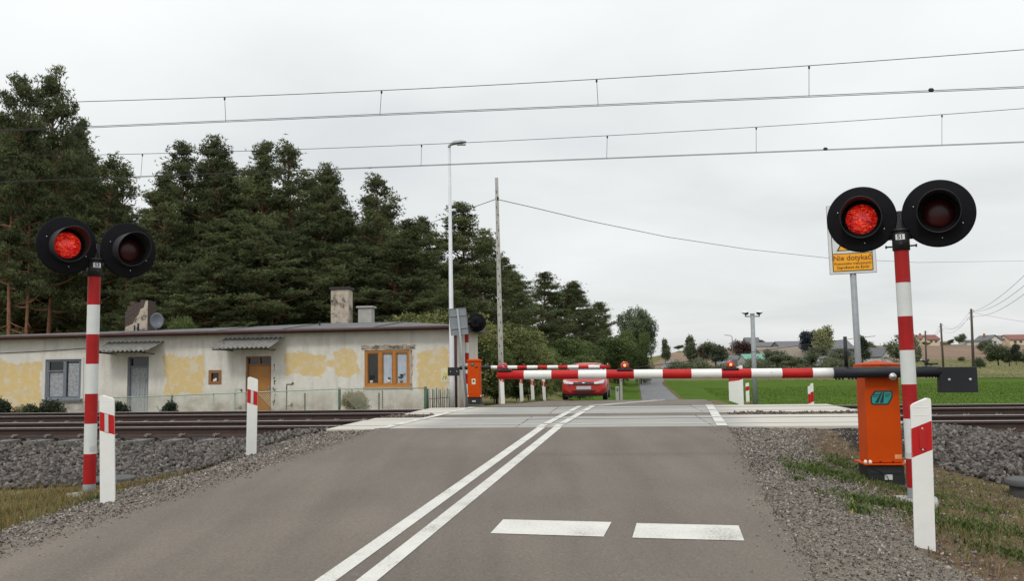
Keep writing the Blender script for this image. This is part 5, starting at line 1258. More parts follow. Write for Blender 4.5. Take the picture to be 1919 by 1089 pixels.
fr = empty('garden_fence', W(fp(110,755)[0], VFN, fz0), 0, 'green chain link garden fence in front of the yellow house', 'fence')
def fl(u, v, z): return W(u, v, z)-fr.location
st = [(213,745.5), (318,742), (400,738.5), (480,735.5), (635,729.5), (797,727.5)]
tops = [fp(*s_) for s_ in st]
for (ua, za), (ub, zb) in zip(tops[:-1], tops[1:]): chainlink(fr, ua, ub, za-.03, zb-.03, VFN, 'fence_wire')
m = MB(); m.tube([fl(u, VFN, z) for u, z in tops], .016, 8); m.build('top_rail', 'pale_green_rail', fr)
for px, py, mt, rr in ((213,743,'pale_green_rail',.025),(322,740,'green_post',.035),(400,738,'pale_green_rail',.02),(480,735,'pale_green_rail',.022),(571,737,'old_stake',.028),(635,727,'green_post',.04),(709,737,'old_stake',.026),(717,732,'old_stake',.018),(797,725,'green_post',.045),(440,737,'pale_green_rail',.022)):
    u, z = fp(px, py); m = MB(); m.tube([fl(u, VFN+.03, fz0-.2), fl(u+random.uniform(-.02,.02), VFN+.03, z)], rr, 8); m.build('fence_post', mt, fr)
fr2 = empty('garden_fence', W(fp(60,757)[0], VFN+.2, fz0), 0, 'low dark wire fence with sagging top between the shrubs and the S3 pole', 'fence')
def fl2(u, v, z): return W(u, v, z)-fr2.location
st = [(86,757.5), (118,756.5), (158,754), (205,752)]; tops = [fp(*s_, v=VFN+.2) for s_ in st]
for (ua, za), (ub, zb) in zip(tops[:-1], tops[1:]): chainlink(fr2, ua, ub, za, zb, VFN+.2, 'fence_wire_dark')
m = MB(); m.tube([fl2(u, VFN+.2, z) for u, z in tops], .012, 6); m.build('top_wire', 'fence_wire_dark', fr2)
for px, py in ((118,755),(205,750)): u, z = fp(px, py, VFN+.2); m = MB(); m.tube([fl2(u, VFN+.22, fz0-.2), fl2(u, VFN+.22, z)], .02, 6); m.build('fence_post', 'old_stake', fr2)
# stick fence running back to the house corner
sr_ = empty('stick_fence', W(fp(800,757)[0], VFN, fz0), 0, 'rough fence of upright sticks between green post and lamp post', 'fence')
k = 0
for px in np.linspace(801, 842, 15):
    vv = VFN+.1+(px-801)/41*1.6; p = atV(px, 757, vv); zt = atV(px, 729-4*math.sin(px)*.4, vv).z; b = W(uv(p)[0], vv, fz0)-sr_.location
    m = MB(); m.tube([b, b+Vector((random.uniform(-.05,.05), 0, zt-fz0))], random.uniform(.013,.026), 6); m.build('stick', 'stick_wood' if k % 3 else 'green_post', sr_); k += 1
m = MB()
for zz in (.25, .75):
    a = W(fp(798,757)[0], VFN+.1, fz0+zz)-sr_.location; p = atV(843,757,VFN+1.7); b = W(uv(p)[0], VFN+1.7, fz0+zz)-sr_.location; m.tube([a, b], .010, 5)
m.build('binding_wire', 'old_stake', sr_)
# standpipes in the garden
for px, pt, lab in ((441, 731, 'pale green bent standpipe left of the orange door'), (537, 722, 'rusty standpipe with tap against the wall right of the orange door')):
    p = atV(px, 765, VH-1.2); r = empty('standpipe', (p.x, p.y, ZF), -TH, lab, 'standpipe'); zt = atV(px, pt, VH-1.2).z-ZF
    m = MB(); m.tube([(0,0,-.1),(0,0,zt),(.0,0,zt+.02),(.22 if px > 500 else .20,0,zt+.02),(.2,0,zt-.06 if px < 500 else zt+.04)], .022, 8); m.build('pipe', 'pale_green_rail' if px < 500 else 'old_stake', r)
    m = MB(); m.ellipsoid((.2,0,zt+(.05 if px > 500 else -.02)), (.04,.04,.05), 8, 6); m.tube([(0,0,zt*.45),(.16,0,zt*.45)], .018, 6); m.ellipsoid((.17,0,zt*.47), (.05,.03,.07), 8, 6); m.build('tap', 'old_stake', r)

# ------------------------------------------------------------------ the red car
def car():
    p = atY(1094.5, 749, 32.4); z = float(roadz(uv(p)[1])); r = empty('car', (p.x, p.y, z), -.14, 'red hatchback waiting behind the far barrier', 'car')
    S = [(0.00,.30,.52,.42,.66,.57,.62,.655,.52,.01),(.07,.22,.60,.42,.76,.62,.73,.715,.58,.015),(.32,.19,.66,.45,.805,.70,.775,.80,.62,.03),(.95,.19,.68,.5,.815,.80,.79,.93,.62,.04),
         (1.62,.19,.68,.5,.815,.86,.78,1.29,.53,.03),(2.5,.19,.68,.5,.815,.88,.78,1.32,.53,.03),(3.3,.19,.68,.5,.80,.90,.75,1.24,.50,.03),(3.72,.26,.64,.5,.77,.88,.72,.98,.58,.02),(3.8,.34,.58,.5,.72,.80,.66,.86,.5,.02)]
    m = MB(); K = []
    for (y, zb, wb, zm, w_, zbl, w2, zt, wt, cr) in S:
        half = [(0,zb),(wb,zb),(w_*.985,zb+.1),(w_,zm),(w2+.01,zbl),((w2+wt)/2+.02,(zbl+zt)/2+.01),(wt,zt-.015),(wt*.6,zt+cr*.7),(0,zt+cr)]
        ring = half+[(-x, zz) for x, zz in reversed(half[1:-1])]; K.append([(x, y, zz) for x, zz in ring])
    n = len(K[0])
    for i in range(len(K)-1):
        for j in range(n): j2 = (j+1) % n; m.quad([K[i][j], K[i][j2], K[i+1][j2], K[i+1][j]], 0, True)
    m.quad(K[0][::-1]); m.quad(K[-1])
    m.build('body', 'car_red', r)
    g = MB(); a, b = S[3], S[4]
    for sgn in (1,):
        y0, y1 = a[0]+.05, b[0]-.03; z0, z1 = a[7]+.035+.04, b[7]+.0
        g.hexa([(-.60,y0,z0),(.60,y0,z0),(.60,y0+.03,z0-.02),(-.60,y0+.03,z0-.02),(-.48,y1,z1-.0),(.48,y1,z1-.0),(.48,y1+.03,z1-.02),(-.48,y1+.03,z1-.02)])
    g.build('windscreen', 'glass_dark', r)
    for s_ in (-1, 1):
        h = MB(); h.hexa([(s_*.38,-.045,.575),(s_*.70,.0,.60),(s_*.70,.10,.60),(s_*.38,.08,.575),(s_*.36,-.03,.645),(s_*.745,.035,.725),(s_*.72,.22,.735),(s_*.36,.10,.67)]) ; h.build('headlight', 'headlamp_glass', r, bevel=.012)
        sw = MB(); sw.hexa([(s_*.772,1.15,.92),(s_*.772,2.9,.94),(s_*.755,2.9,.94),(s_*.755,1.15,.92),(s_*.60,1.65,1.28),(s_*.585,2.75,1.30),(s_*.56,2.75,1.30),(s_*.56,1.65,1.28)]); sw.build('side_window', 'glass_dark', r)
        mi_ = MB(); mi_.ellipsoid((s_*.90,1.12,.95), (.10,.06,.07), 12, 8); mi_.build('mirror', 'car_red', r)
        for y in (.72, 3.1):
            w2 = MB(); w2.lathe([(0,s_*.80),(.19,s_*.80),(.20,s_*.815),(.28,s_*.81),(.292,s_*.78),(.292,s_*.66),(.28,s_*.64),(0,s_*.64)], 28, 0, 'x', (0,y,.29)); t = w2.build('tyre', 'tyre', r)
            w3 = MB(); w3.lathe([(0,s_*.818),(.17,s_*.822),(.185,s_*.816)], 20, 0, 'x', (0,y,.29)); w3.build('rim', 'galvanised', t)
    g = MB(); n = 14
    for k in range(n):
        t0, t1 = -1+2*k/n, -1+2*(k+1)/n
        def gz(t): return .60-.022*(1-t*t), .650+.012*(1-t*t)
        a0, a1 = gz(t0); b0, b1 = gz(t1); g.hexa([(t0*.37,-.040,a0),(t1*.37,-.040,b0),(t1*.40,.05,b0),(t0*.40,.05,a0),(t0*.37,-.020,a1),(t1*.37,-.020,b1),(t1*.40,.06,b1),(t0*.40,.06,a1)])
    gr_ = g.build('grille', 'car_dark', r)
    e = MB(); e.ellipsoid((0,-.045,.618), (.062,.008,.024), 18, 8); e.build('emblem', 'chrome', gr_)
    sm_ = MB(); sm_.hexa([(-.70,.035,.545),(.70,.035,.545),(.70,.09,.545),(-.70,.09,.545),(-.70,.035,.565),(.70,.035,.565),(.70,.09,.565),(-.70,.09,.565)]); sm_.hexa([(-.56,-.012,.547),(.56,-.012,.547),(.56,.04,.547),(-.56,.04,.547),(-.56,-.012,.563),(.56,-.012,.563),(.56,.04,.563),(-.56,.04,.563)]); sm_.build('bumper_seam', 'car_dark', r)
    it = MB()
    for k in range(n):
        t0, t1 = -1+2*k/n, -1+2*(k+1)/n
        def iz(t): return .245+.085*t*t, .345+.0*t*t+.012*(t*t)
        a0, a1 = iz(t0); b0, b1 = iz(t1); it.hexa([(t0*.44,-.004,a0),(t1*.44,-.004,b0),(t1*.44,.09,b0),(t0*.44,.09,a0),(t0*.44,-.022,a1),(t1*.44,-.022,b1),(t1*.44,.09,b1),(t0*.44,.09,a1)])
    it.build('air_intake', 'car_dark', r)
    pl = MB(); pl.box(-.26,.26,-.035,-.018,.395,.51); lp = pl.build('licence_plate', 'plate_grey', r)
    sp_ = MB(); sp_.box(-.66,.66,.12,.3,.15,.20); sp_.build('spoiler', 'car_dark', r)
    return r
car()

# ------------------------------------------------------------------ vegetation builders
def unit(n): a = rng.normal(size=(n, 3)); return a/np.linalg.norm(a, axis=1)[:, None]
def tufts(cent, clump_tint, per, length, width, up=.35, outc=None, outk=.0):
    """needle tufts / leaves: thin triangles radiating from random points round the centres"""
    n = len(cent); P = np.repeat(cent, per, 0); T = np.repeat(clump_tint, per)
    d = unit(n*per); d[:, 2] += up
    if outc is not None: o = P-outc; o /= np.linalg.norm(o, axis=1)[:, None]+1e-6; d += outk*o
    d /= np.linalg.norm(d, axis=1)[:, None]
    s = np.cross(d, unit(n*per)); s /= np.linalg.norm(s, axis=1)[:, None]+1e-6
    L_ = length*rng.uniform(.6, 1.3, n*per)[:, None]; w_ = width*rng.uniform(.7, 1.3, n*per)[:, None]
    V = np.stack([P-s*w_*.5, P+s*w_*.5, P+d*L_], 1).reshape(-1, 3)
    Fc = np.arange(len(V)).reshape(-1, 3)
    return V, Fc, np.clip(T+rng.uniform(-.16, .16, n*per), 0, 1)
def leaves(cent, tint, per, size, spread, asp=.55):
    n = len(cent)*per; P = np.repeat(cent, per, 0)+rng.normal(size=(n, 3))*spread; T = np.repeat(tint, per)
    a = unit(n); b = np.cross(a, unit(n)); b /= np.linalg.norm(b, axis=1)[:, None]+1e-6; s_ = size*rng.uniform(.6, 1.35, n)[:, None]
    V = np.stack([P-a*s_*.5, P-b*s_*.5*asp, P+a*s_*.5, P+b*s_*.5*asp], 1).reshape(-1, 3)
    return V, np.arange(len(V)).reshape(-1, 4), np.clip(T+rng.uniform(-.2, .2, n), 0, 1)
def limb_mesh(paths, name, mname, parent):
    m = MB()
    for pts, r0, r1 in paths:
        k = len(pts); m.tube(pts, [r0+(r1-r0)*i/(k-1) for i in range(k)], 7 if r0 > .05 else 4, cap=False)
    return m.build(name, mname, parent, fix=False)
def make_pine(H, spread, base, nb, seed, dense=1., per=26):
    """Scots pine: bare lower trunk, upswept limbs, needle pads with sky between them"""
    global rng; st_ = rng; rng = np.random.default_rng(seed)
    r = empty('pine_tree', (0,0,0))
    lean = rng.normal(0, .4, 2); tr = [np.array([lean[0]*t*t+.12*math.sin(t*7+seed), lean[1]*t*t, H*t]) for t in np.linspace(0, 1, 12)]
    paths = [([tuple(p) for p in tr], .16*H/14, .02)]
    cents, tints = [], []; gap_q = rng.uniform(.2, .8)
    for k in range(9):
        t = rng.uniform(.10, base+.05); a_ = rng.uniform(0, 6.28); lb = rng.uniform(.6, 1.9); z0_ = t*H; d2 = np.array([math.cos(a_), math.sin(a_), 0]); b0_ = np.array([np.interp(z0_, [p[2] for p in tr], [p[i] for p in tr]) for i in range(3)])
        paths.append(([tuple(b0_+d2*lb*s+np.array([0,0,rng.uniform(-.1,.1)-.25*lb*s*s+.1*s])) for s in (0,.35,.7,1)], .026, .008))
    ga = rng.uniform(0, 6)
    for k in range(nb):
        q = (k+rng.uniform(0, 1))/nb; t = base+(1-base)*q**.9
        zc = np.array([np.interp(t*H, [p[2] for p in tr], [p[i] for p in tr]) for i in range(3)])
        env = (1-q)**.60*(.60+.40*min(1, q/.22)) if q < .97 else .16
        Lb = spread*env*rng.choice([.45,.75,.95,1.1,1.3])+.25
        ga += 2.4+rng.normal(0, .5); el_ = rng.uniform(-.12, .30)+.95*q*q
        dirv = np.array([math.cos(ga)*math.cos(el_), math.sin(ga)*math.cos(el_), math.sin(el_)])
        S5 = np.linspace(0, 1, 6); pts = [zc+dirv*Lb*s+np.array([0, 0, .22*Lb*s*s-.15*Lb*s*(1-s)]) for s in S5]
        paths.append(([tuple(p) for p in pts], .03+.012*Lb, .010))
        side = np.cross(dirv, [0,0,1.]); tb = rng.uniform(.0, .9)
        nc = max(2, int(3.4*Lb*dense)+1)
        for c in range(nc):
            s_ = rng.uniform(.42, 1.0)**.8; p = np.array([np.interp(s_, S5, [pp[i] for pp in pts]) for i in range(3)])
            cc = p+side*rng.normal(0, .20*Lb)+np.array([0, 0, abs(rng.normal(.08, .12))])
            if rng.uniform() < .6: paths.append(([tuple(p), tuple(cc)], .012, .006))
            rr = rng.uniform(.13, .29)
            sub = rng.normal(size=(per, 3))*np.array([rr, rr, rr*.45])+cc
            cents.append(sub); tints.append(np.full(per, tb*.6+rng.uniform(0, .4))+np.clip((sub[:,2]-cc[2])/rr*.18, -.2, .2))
    sub = np.array(tr[-1])+rng.normal(size=(40, 3))*[.10,.10,.26]; cents.append(sub); tints.append(np.full(40, .5))
    limb_mesh(paths, 'trunk', 'bark_pine', r)
    C = np.concatenate(cents); T = np.concatenate(tints)
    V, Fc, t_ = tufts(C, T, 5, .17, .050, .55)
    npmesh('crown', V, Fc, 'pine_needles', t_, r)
    rng = st_; return r
def make_crown_tree(H, rx, rz, lobes, seed, name, leafm, per=26, size=.16, trunk_r=.14, crown_base=.3, conic=0, bark='bark_grey', ncl=900, gap=.0, nl=None):
    global rng; st_ = rng; rng = np.random.default_rng(seed)
    r = empty(name, (0,0,0)); cz = H-rz
    L_ = []
    for k in range(lobes):
        u_ = unit(1)[0]; f = rng.uniform(.35, .8)
        c = np.array([u_[0]*rx*f, u_[1]*rx*f, cz+u_[2]*rz*f]); s_ = rng.uniform(.32, .55)*rx
        if conic: tt = np.clip((c[2]-(H-2*rz))/(2*rz), 0, 1); c[:2] *= (1.15-conic*tt); s_ *= (1.2-conic*tt)
        L_.append((c, s_))
    paths = [([(0,0,-.2), (rng.normal(0,.1),rng.normal(0,.1),H*.3), (rng.normal(0,.2),rng.normal(0,.2),H*.75)], trunk_r, trunk_r*.35)]
    C = []; T = []
    for c, s_ in L_:
        n = int(ncl/lobes); u_ = unit(n); rr = rng.uniform(.35, 1.0, n)**.6
        P = c+u_*rr[:, None]*s_*np.array([1, 1, .8]); C.append(P); T.append(np.clip(rng.uniform(.1, .85)+rng.normal(0, .12, n), 0, 1))
        paths.append(([(0,0,H*crown_base), tuple((c+np.array([0,0,H*crown_base]))/2+rng.normal(0,.1,3)), tuple(c)], trunk_r*.4, .02))
    limb_mesh(paths, 'trunk', bark, r)
    C = np.concatenate(C); T = np.concatenate(T)
    V, Fc, t_ = leaves(C, T, per, size, size*.9)
    npmesh('crown', V, Fc, leafm, t_, r); rng = st_; return r
def place(proto, used, px, py_top, Y, baseH, label, cat, group, zbase=None, wscale=1., rz=None, sink=0, wpx=None, protoW=None):
    o = proto if not used.get(id(proto)) else copy_tree(proto); used[id(proto)] = True
    x = atY(px, 700, Y).x; zb = ground(x, Y) if zbase is None else zbase; top = atY(px, py_top, Y).z
    s_ = (top-zb)/baseH
    if wpx: ws = (wpx*Y/F)/protoW
    else: ws = s_*wscale
    o.location = (x, Y, zb-sink); o.scale = (ws, ws, s_); o.rotation_euler = (0, 0, random.uniform(0, 6.28) if rz is None else rz)
    tag(o, label, cat, group); o.name = proto.name.split('.')[0]
    return o
used = {}
random.seed(11)
pines = [make_pine(14, 2.5, .28, 74, 1), make_pine(14, 2.3, .20, 78, 2, 1.1), make_pine(14, 2.9, .22, 84, 3, 1.1), make_pine(14, 2.3, .36, 60, 4), make_pine(14, 1.8, .28, 54, 5, .9)]
front = [ # px, top, Y, proto, width, label
 (12,140,47,3,.72,'tall pine cut by the left picture edge'), (92,138,50,0,.74,'tallest pine, its tip above the overhead wires at upper left'), (48,235,47,3,.7,'bare-trunked pine left of the S3 signal lamps'),
 (138,222,53,1,.72,'pine just right of the tallest pine'), (182,284,50,4,1.0,'slender pine above the S3 pole'), (214,300,53,4,.9,'slender open pine at the left side of the sky gap'), (232,395,50,4,.5,'thin sparse pine standing in the sky gap'),
 (306,322,49,1,.85,'pine at the right side of the sky gap'), (345,268,53,1,.9,'bushy-topped pine above the left canopy'), (386,261,52,0,.95,'highest pine of the middle clump'), (432,303,54,3,1.0,'pine dipping between two higher tops of the middle clump'),
 (484,267,52,1,1.0,'pointed pine right of the middle clump'), (546,268,54,4,1.05,'narrow pine with a spiky tip over the orange door'), (602,312,53,0,.9,'pine over the left part of the tall chimney'), (646,340,55,2,.85,'pine behind the tall chimney'),
 (690,368,57,1,.9,'pine behind the short chimney'), (724,326,54,4,1.1,'narrow pine standing out above the three-pane window'), (770,425,60,3,.9,'lower rounded pine left of the lamp post'), (822,408,66,2,.9,'pine behind the lamp post'),
 (878,381,64,1,1.0,'pointed pine between lamp post and concrete pole'), (915,438,72,0,.95,'pine behind the upper concrete pole'), (952,482,80,3,1.0,'pine just right of the concrete pole'), (985,508,88,2,.95,'pine second right of the concrete pole'),
 (1018,512,96,1,1.0,'pine above the grass verge with a flat top'), (1052,528,106,2,1.0,'pine above the red car, left one'), (1082,538,118,0,1.1,'pine above the red car, right one'), (1108,568,130,2,1.0,'last but one pine of the forest edge'), (1135,600,140,1,1.0,'last low pine of the forest edge, toward the open sky')]
for px, ty, Y, k, ws, lab in front:
    place(pines[k], used, px, ty, Y, 14.7, lab, 'pine tree', 'pines of the forest edge', wscale=ws*(.98 if px < 290 else (1.08 if px < 860 else (1.45 if px < 1000 else 1.7))))
fill = []
for i in range(34):
    px = -40+i*27+random.uniform(-9, 9); sky = np.interp(px, [-40,20,90,150,200,262,300,380,560,640,724,800,880,960,1050], [150,150,150,235,320,430,345,290,300,345,370,440,410,500,540])
    Y = np.interp(px, [-40,760,900,1050], [58,62,76,118])+random.uniform(0, 9)
    place(pines[random.randrange(3)], used, px, sky+random.uniform(45, 130)+(200 if 190 < px < 330 else (40 if px < 190 else 0)), Y, 14, 'dark pine filling the forest behind the front row', 'pine tree', 'pines inside the forest', wscale=random.uniform(1.15, 1.4))
for i in range(22):
    px = -60+i*44+random.uniform(-14, 14); Y = np.interp(px, [-40,760,900,1050], [44,49,62,100])+random.uniform(0, 4); ty = random.uniform(440, 520) if px < 780 else random.uniform(540, 580)
    if px > 960 or px < 190: continue
    if 190 < px < 290: ty += 70
    ty -= 40*(px > 420)*(px < 800)
    place(pines[random.choice((1,2,0))], used, px, ty, Y, 14, 'lower young pine at the foot of the forest, behind the house roof', 'pine tree', 'young pines behind the house', wscale=1.6)
# undergrowth that closes the forest floor, forest shade put into its dark needles
def foliage_mass(name, pts, per, size, spread, mname, label, cat, trunk=False):
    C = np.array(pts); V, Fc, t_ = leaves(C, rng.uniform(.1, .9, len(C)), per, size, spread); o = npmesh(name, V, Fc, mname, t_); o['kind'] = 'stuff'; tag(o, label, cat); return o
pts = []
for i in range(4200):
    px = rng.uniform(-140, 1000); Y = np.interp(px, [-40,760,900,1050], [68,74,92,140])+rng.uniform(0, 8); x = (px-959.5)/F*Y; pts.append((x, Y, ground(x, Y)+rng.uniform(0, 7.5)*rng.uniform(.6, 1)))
foliage_mass('forest_interior', pts, 26, .42, .75, 'pine_needles_shaded', 'dark mass of the wood behind the pines', 'forest')
# bushes
olive = make_crown_tree(5, 2.4, 2.4, 15, 21, 'bush', 'leaf_olive', 24, .115, .06, .15, ncl=1500); green = make_crown_tree(5, 2.4, 2.3, 14, 22, 'bush', 'leaf_green', 24, .14, .06, .12, ncl=1300)
bl = [(842,560,40,olive,2.0,'tall yellow-green bush behind the lamp post and house corner'), (930,592,41,olive,1.9,'yellow-green bush behind the concrete pole'), (990,628,40,olive,1.5,'low olive bush above the white guide posts'), (925,640,39,green,1.1,'dark green bush by the far orange machine'),
      (968,676,45,green,1.4,'dark low bush behind the white guide posts'), (790,570,42,olive,1.4,'yellow-green bush above the right end of the roof'), (350,576,37,green,.62,'light green sapling above the roof right of the dish')]
for px, ty, Y, pr, ws, lab in bl: place(pr, used, px, ty-4, Y, 5, lab, 'bush', 'bushes beside the house', wscale=ws*.64)
gl = [(1015,640,52,1.5,'green bush left of the car roof'), (1052,622,66,1.35,'green thicket behind the car'), (1098,628,85,1.5,'thicket at the end of the pine row'), (1135,622,110,1.6,'broad green thicket left of the willow'), (1085,655,60,1.2,'light green low bush behind the car roof')]
for px, ty, Y, ws, lab in gl: place(green, used, px, ty, Y, 5, lab, 'bush', 'thickets along the far road', wscale=ws*.72)
# willow and other single trees
willow = make_crown_tree(12, 4.2, 4.3, 20, 31, 'willow_tree', 'leaf_bluegreen', 20, .26, .28, .30, ncl=1500)
place(willow, used, 1193, 574, 150, 12, 'round-headed willow standing above the green thicket', 'tree', None, wpx=88, protoW=9.0)
wl = make_crown_tree(8, 4.2, 4.0, 16, 32, 'tree', 'leaf_green', 22, .24, .2, .15, ncl=1400)
place(wl, used, 1165, 618, 135, 8, 'broad leafy tree below the willow, on its left', 'tree', 'leafy trees by the far road', wpx=88, protoW=9.0); place(wl, used, 1202, 622, 142, 8, 'broad leafy tree below the willow, on its right', 'tree', 'leafy trees by the far road', wpx=56, protoW=9.0)
far_ = {}
def ft(kind, seed, leafm, conic=0, size=.45, H=8, rx=3.4, ncl=520, lobes=12, per=12, name='tree'):
    rz_h = H*.44; return make_crown_tree(H, rx, rz_h, lobes, seed, name, leafm, per, size, .2, .2, conic, ncl=ncl)
fk = {'green': ft(0, 41, 'leaf_farm'), 'con': ft(0, 42, 'leaf_farm', .9, rx=2.4), 'dark': ft(0, 43, 'leaf_bluegreen'), 'blue': ft(0, 44, 'leaf_bluedark', rx=3.2), 'yel': ft(0, 45, 'leaf_paleyellow', .25, rx=2.6), 'rus': ft(0, 46, 'leaf_russet'), 'spruce': ft(0, 47, 'leaf_dark', 1.0, rx=2.8)}
FT = [('con',1248,634,190,18,'slim poplar-like tree by the bend of the far road',682), ('con',1295,628,200,26,'pointed tree left of three standing together near the farm',684), ('rus',1318,644,205,24,'brownish middle tree of three near the farm',684), ('dark',1342,637,198,44,'dark round tree right of three near the farm',685),
 ('green',1273,646,420,16,'tiny round tree on the far ridge',656), ('rus',1392,637,260,40,'russet tree in front of the dark barn',676), ('green',1457,652,180,48,'round green tree left of the long farm roof',688), ('green',1483,668,178,40,'low green tree before the long farm roof',690), ('dark',1519,660,190,34,'dark low tree in front of the farm wall',688),
 ('blue',1524,614,230,36,'blue-dark tree beside the pale yellow one',668), ('yel',1549,604,225,34,'tall pale yellow-green tree',672), ('green',1537,645,210,40,'green tree under the pale yellow one',680), ('green',1573,650,200,42,'bushy tree left of the dark spruce',684), ('spruce',1617,624,170,30,'dark spruce right of the notice post',684),
 ('green',1634,636,240,20,'small tree between the notice post and S1 pole',668), ('green',1690,619,160,58,'big leafy tree behind the S1 pole',688), ('green',1716,650,175,24,'lean small tree right of the big leafy one',688), ('dark',1785,635,400,12,'small dark bush left of the ridge tree',645), ('green',1802,624,400,19,'lone rounded tree on the ridge',645),
 ('green',1850,635,300,26,'tree left of the white gable',662), ('dark',1838,668,150,18,'small bush by the tallest telegraph pole',692), ('dark',1804,668,152,12,'tiny bush left of the tallest telegraph pole',678), ('green',1872,640,150,44,'left bush of the right-hand thicket',684), ('green',1893,645,148,36,'middle bush of the right-hand thicket',686), ('spruce',1906,640,146,22,'small conifer in the right-hand thicket',684), ('green',1922,650,150,40,'rightmost bush cut by the picture edge',686),
 ('green',1740,640,380,14,'small bush in front of the red-roofed house',648), ('dark',1429,636,330,12,'small tree above the yellow house',650)]
for kd, px, ty, Y, wpx, lab, yb in FT:
    pb_ = atY(px, yb, Y); place(fk[kd], used, px, ty, Y, 8, lab, 'tree', 'trees round the village', zbase=pb_.z, wpx=wpx*1.12, protoW=2*{'con':2.4,'yel':2.6,'blue':3.2,'spruce':2.8}.get(kd,3.4)*1.0)
# shrubs in the garden
def shrub(px, ty, yb, Y, wpx, leafm, label, seed, name='shrub', size=.07, conic=0, n=600):
    Hh = atY(px, ty, Y).z-(ZF+.02); ww = wpx*Y/F/2
    t = make_crown_tree(Hh, ww, Hh*.5, 9, seed, name, leafm, 12, size, .02, .1, conic, ncl=n); p = atY(px, 700, Y); t.location = (p.x, Y, ZF+.0); tag(t, label, 'shrub', 'garden shrubs'); return t
shrub(12,742,775,27.5,52,'leaf_dark','dark broad shrub at the left picture edge',51); shrub(62,757,775,27.2,34,'leaf_dark','small dark shrub with a straw tuft beside it',52); shrub(94,748,775,27.4,44,'leaf_dark','dark shrub under the left window',53)
shrub(226,747,775,27.6,28,'leaf_dark','shrub against the fence before the grey door',54); shrub(318,744,775,27.0,20,'leaf_dark','narrow conical shrub by the green fence post',55,conic=.6); shrub(662,731,770,27.3,46,'dry_bush','straw-coloured wispy bush left of the three-pane window',56,'dry_bush',.06); shrub(46,752,775,28.0,26,'dry_bush','straw tuft between two dark shrubs',57,'dry_bush',.06,n=300)

pts = []
for i in range(3600):
    px = rng.uniform(1196, 1662); Y = rng.uniform(186, 196)+(8 if px < 1300 else 0); x = (px-959.5)/F*Y; hh = 1.6+.9*math.sin(px*.045)+.7*math.sin(px*.13+1); pts.append((x, Y, ground(x, Y)+rng.uniform(0, max(.6, hh))))
foliage_mass('hedge', pts, 14, .38, .40, 'leaf_farm', 'low green hedge belt between the field and the farm', 'hedge')
# ------------------------------------------------------------------ grass and weeds
def blades(name, x, y, h, wd, mname, label, cat, lean=.5, tintc=.5, tints=.25, dz=-.01):
    n = len(x); z = zfun(x, y)+dz; a = rng.uniform(0, 2*math.pi, n); ln = rng.uniform(.05, lean, n)*h
    dx, dy = np.cos(a), np.sin(a); sx, sy = -dy*wd/2, dx*wd/2
    P0 = np.stack([x-sx, y-sy, z], -1); P1 = np.stack([x+sx, y+sy, z], -1)
    M0 = np.stack([x-sx*.7+dx*ln*.35, y-sy*.7+dy*ln*.35, z+h*.55], -1); M1 = np.stack([x+sx*.7+dx*ln*.35, y+sy*.7+dy*ln*.35, z+h*.55], -1)
    T0 = np.stack([x-sx*.1+dx*ln, y-sy*.1+dy*ln, z+h], -1); T1 = np.stack([x+sx*.1+dx*ln, y+sy*.1+dy*ln, z+h], -1)
    V = np.stack([P0, P1, M1, M0, T1, T0], 1).reshape(-1, 3); b = 6*np.arange(n)[:, None]
    Fc = np.concatenate([b+np.array([0,1,2,3]), b+np.array([3,2,4,5])], 1).reshape(-1, 4)
    t = np.repeat(np.clip(rng.normal(tintc, tints, n), 0, 1), 2); o = npmesh(name, V, Fc, mname, t); o['kind'] = 'stuff'; tag(o, label, cat); return o
def gscat(n, ulo, uhi, vlo, vhi, dens):
    u, v, x, y = scatter(n, ulo, uhi, vlo, vhi); k = rng.uniform(0, 1, n) < dens(u, v, x, y); return x[k], y[k]
dl = lambda u, v, x, y: np.clip((uL(v)-u-.95)/.4, 0, 1)*np.clip((10.9-v)/.5, 0, 1)*np.clip(.55+.6*hnoise(x, y, 1.7, 1), 0, 1)
x, y = gscat(110000, -11, -2, 5.5, 11.2, dl); blades('dry_grass', x, y, rng.uniform(.02, .12, len(x)), .005, 'grass_dry', 'dry yellowed grass on the left verge', 'grass', 1.2)
x, y = gscat(60000, -11, -2, 5.5, 11.5, lambda u, v, x, y: dl(u, v, x, y)*np.clip(.5+1.2*hnoise(x, y, .8, 4), 0, 1)); blades('green_grass', x, y, rng.uniform(.02, .09, len(x)), .007, 'grass_green', 'green grass mixed into the left verge', 'grass', 1.1)
def patch(cx, cy, r, n, k=2.): 
    a = rng.uniform(0, 6.283, n); rr = r*rng.normal(0, .62, n)*(1+.3*np.sin(a*3+cx)); X_, Y_ = cx+rr*np.cos(a), cy+rr*np.sin(a); k_ = rng.uniform(0, 1, n) < np.clip(.55+.9*hnoise(X_, Y_, 4.5, 2), .05, 1); return X_[k_], Y_[k_]
xs_, ys_ = [], []
for px, py, r_, n in ((1560,890,.55,5200),(1610,880,.45,3600),(1640,905,.40,2600),(1670,915,.35,2000),(1530,875,.30,1400),(1690,915,.3,1200),(1650,945,.35,1000),(1600,935,.25,800),(1760,935,.4,1200),(1800,985,.45,1500),(1880,1000,.5,1600),(1850,960,.4,900),(1620,960,.22,500),(1490,900,.12,160),(182,935,.16,500),(1720,955,.3,700),(1900,1040,.4,900)):
    q = hit(px, py)
    if q is None: continue
    a, b = patch(q.x, q.y, r_, int(n*1.5)); xs_.append(a); ys_.append(b)
x = np.concatenate(xs_); y = np.concatenate(ys_); k = eoff(x*CT-y*ST, x*ST+y*CT) > .35; x, y = x[k], y[k]
blades('weeds', x, y, .012+.055*rng.uniform(0, 1, len(x))**1.6, .017, 'weed_green', 'green weeds round the orange machine and right verge', 'weeds', 1.5)
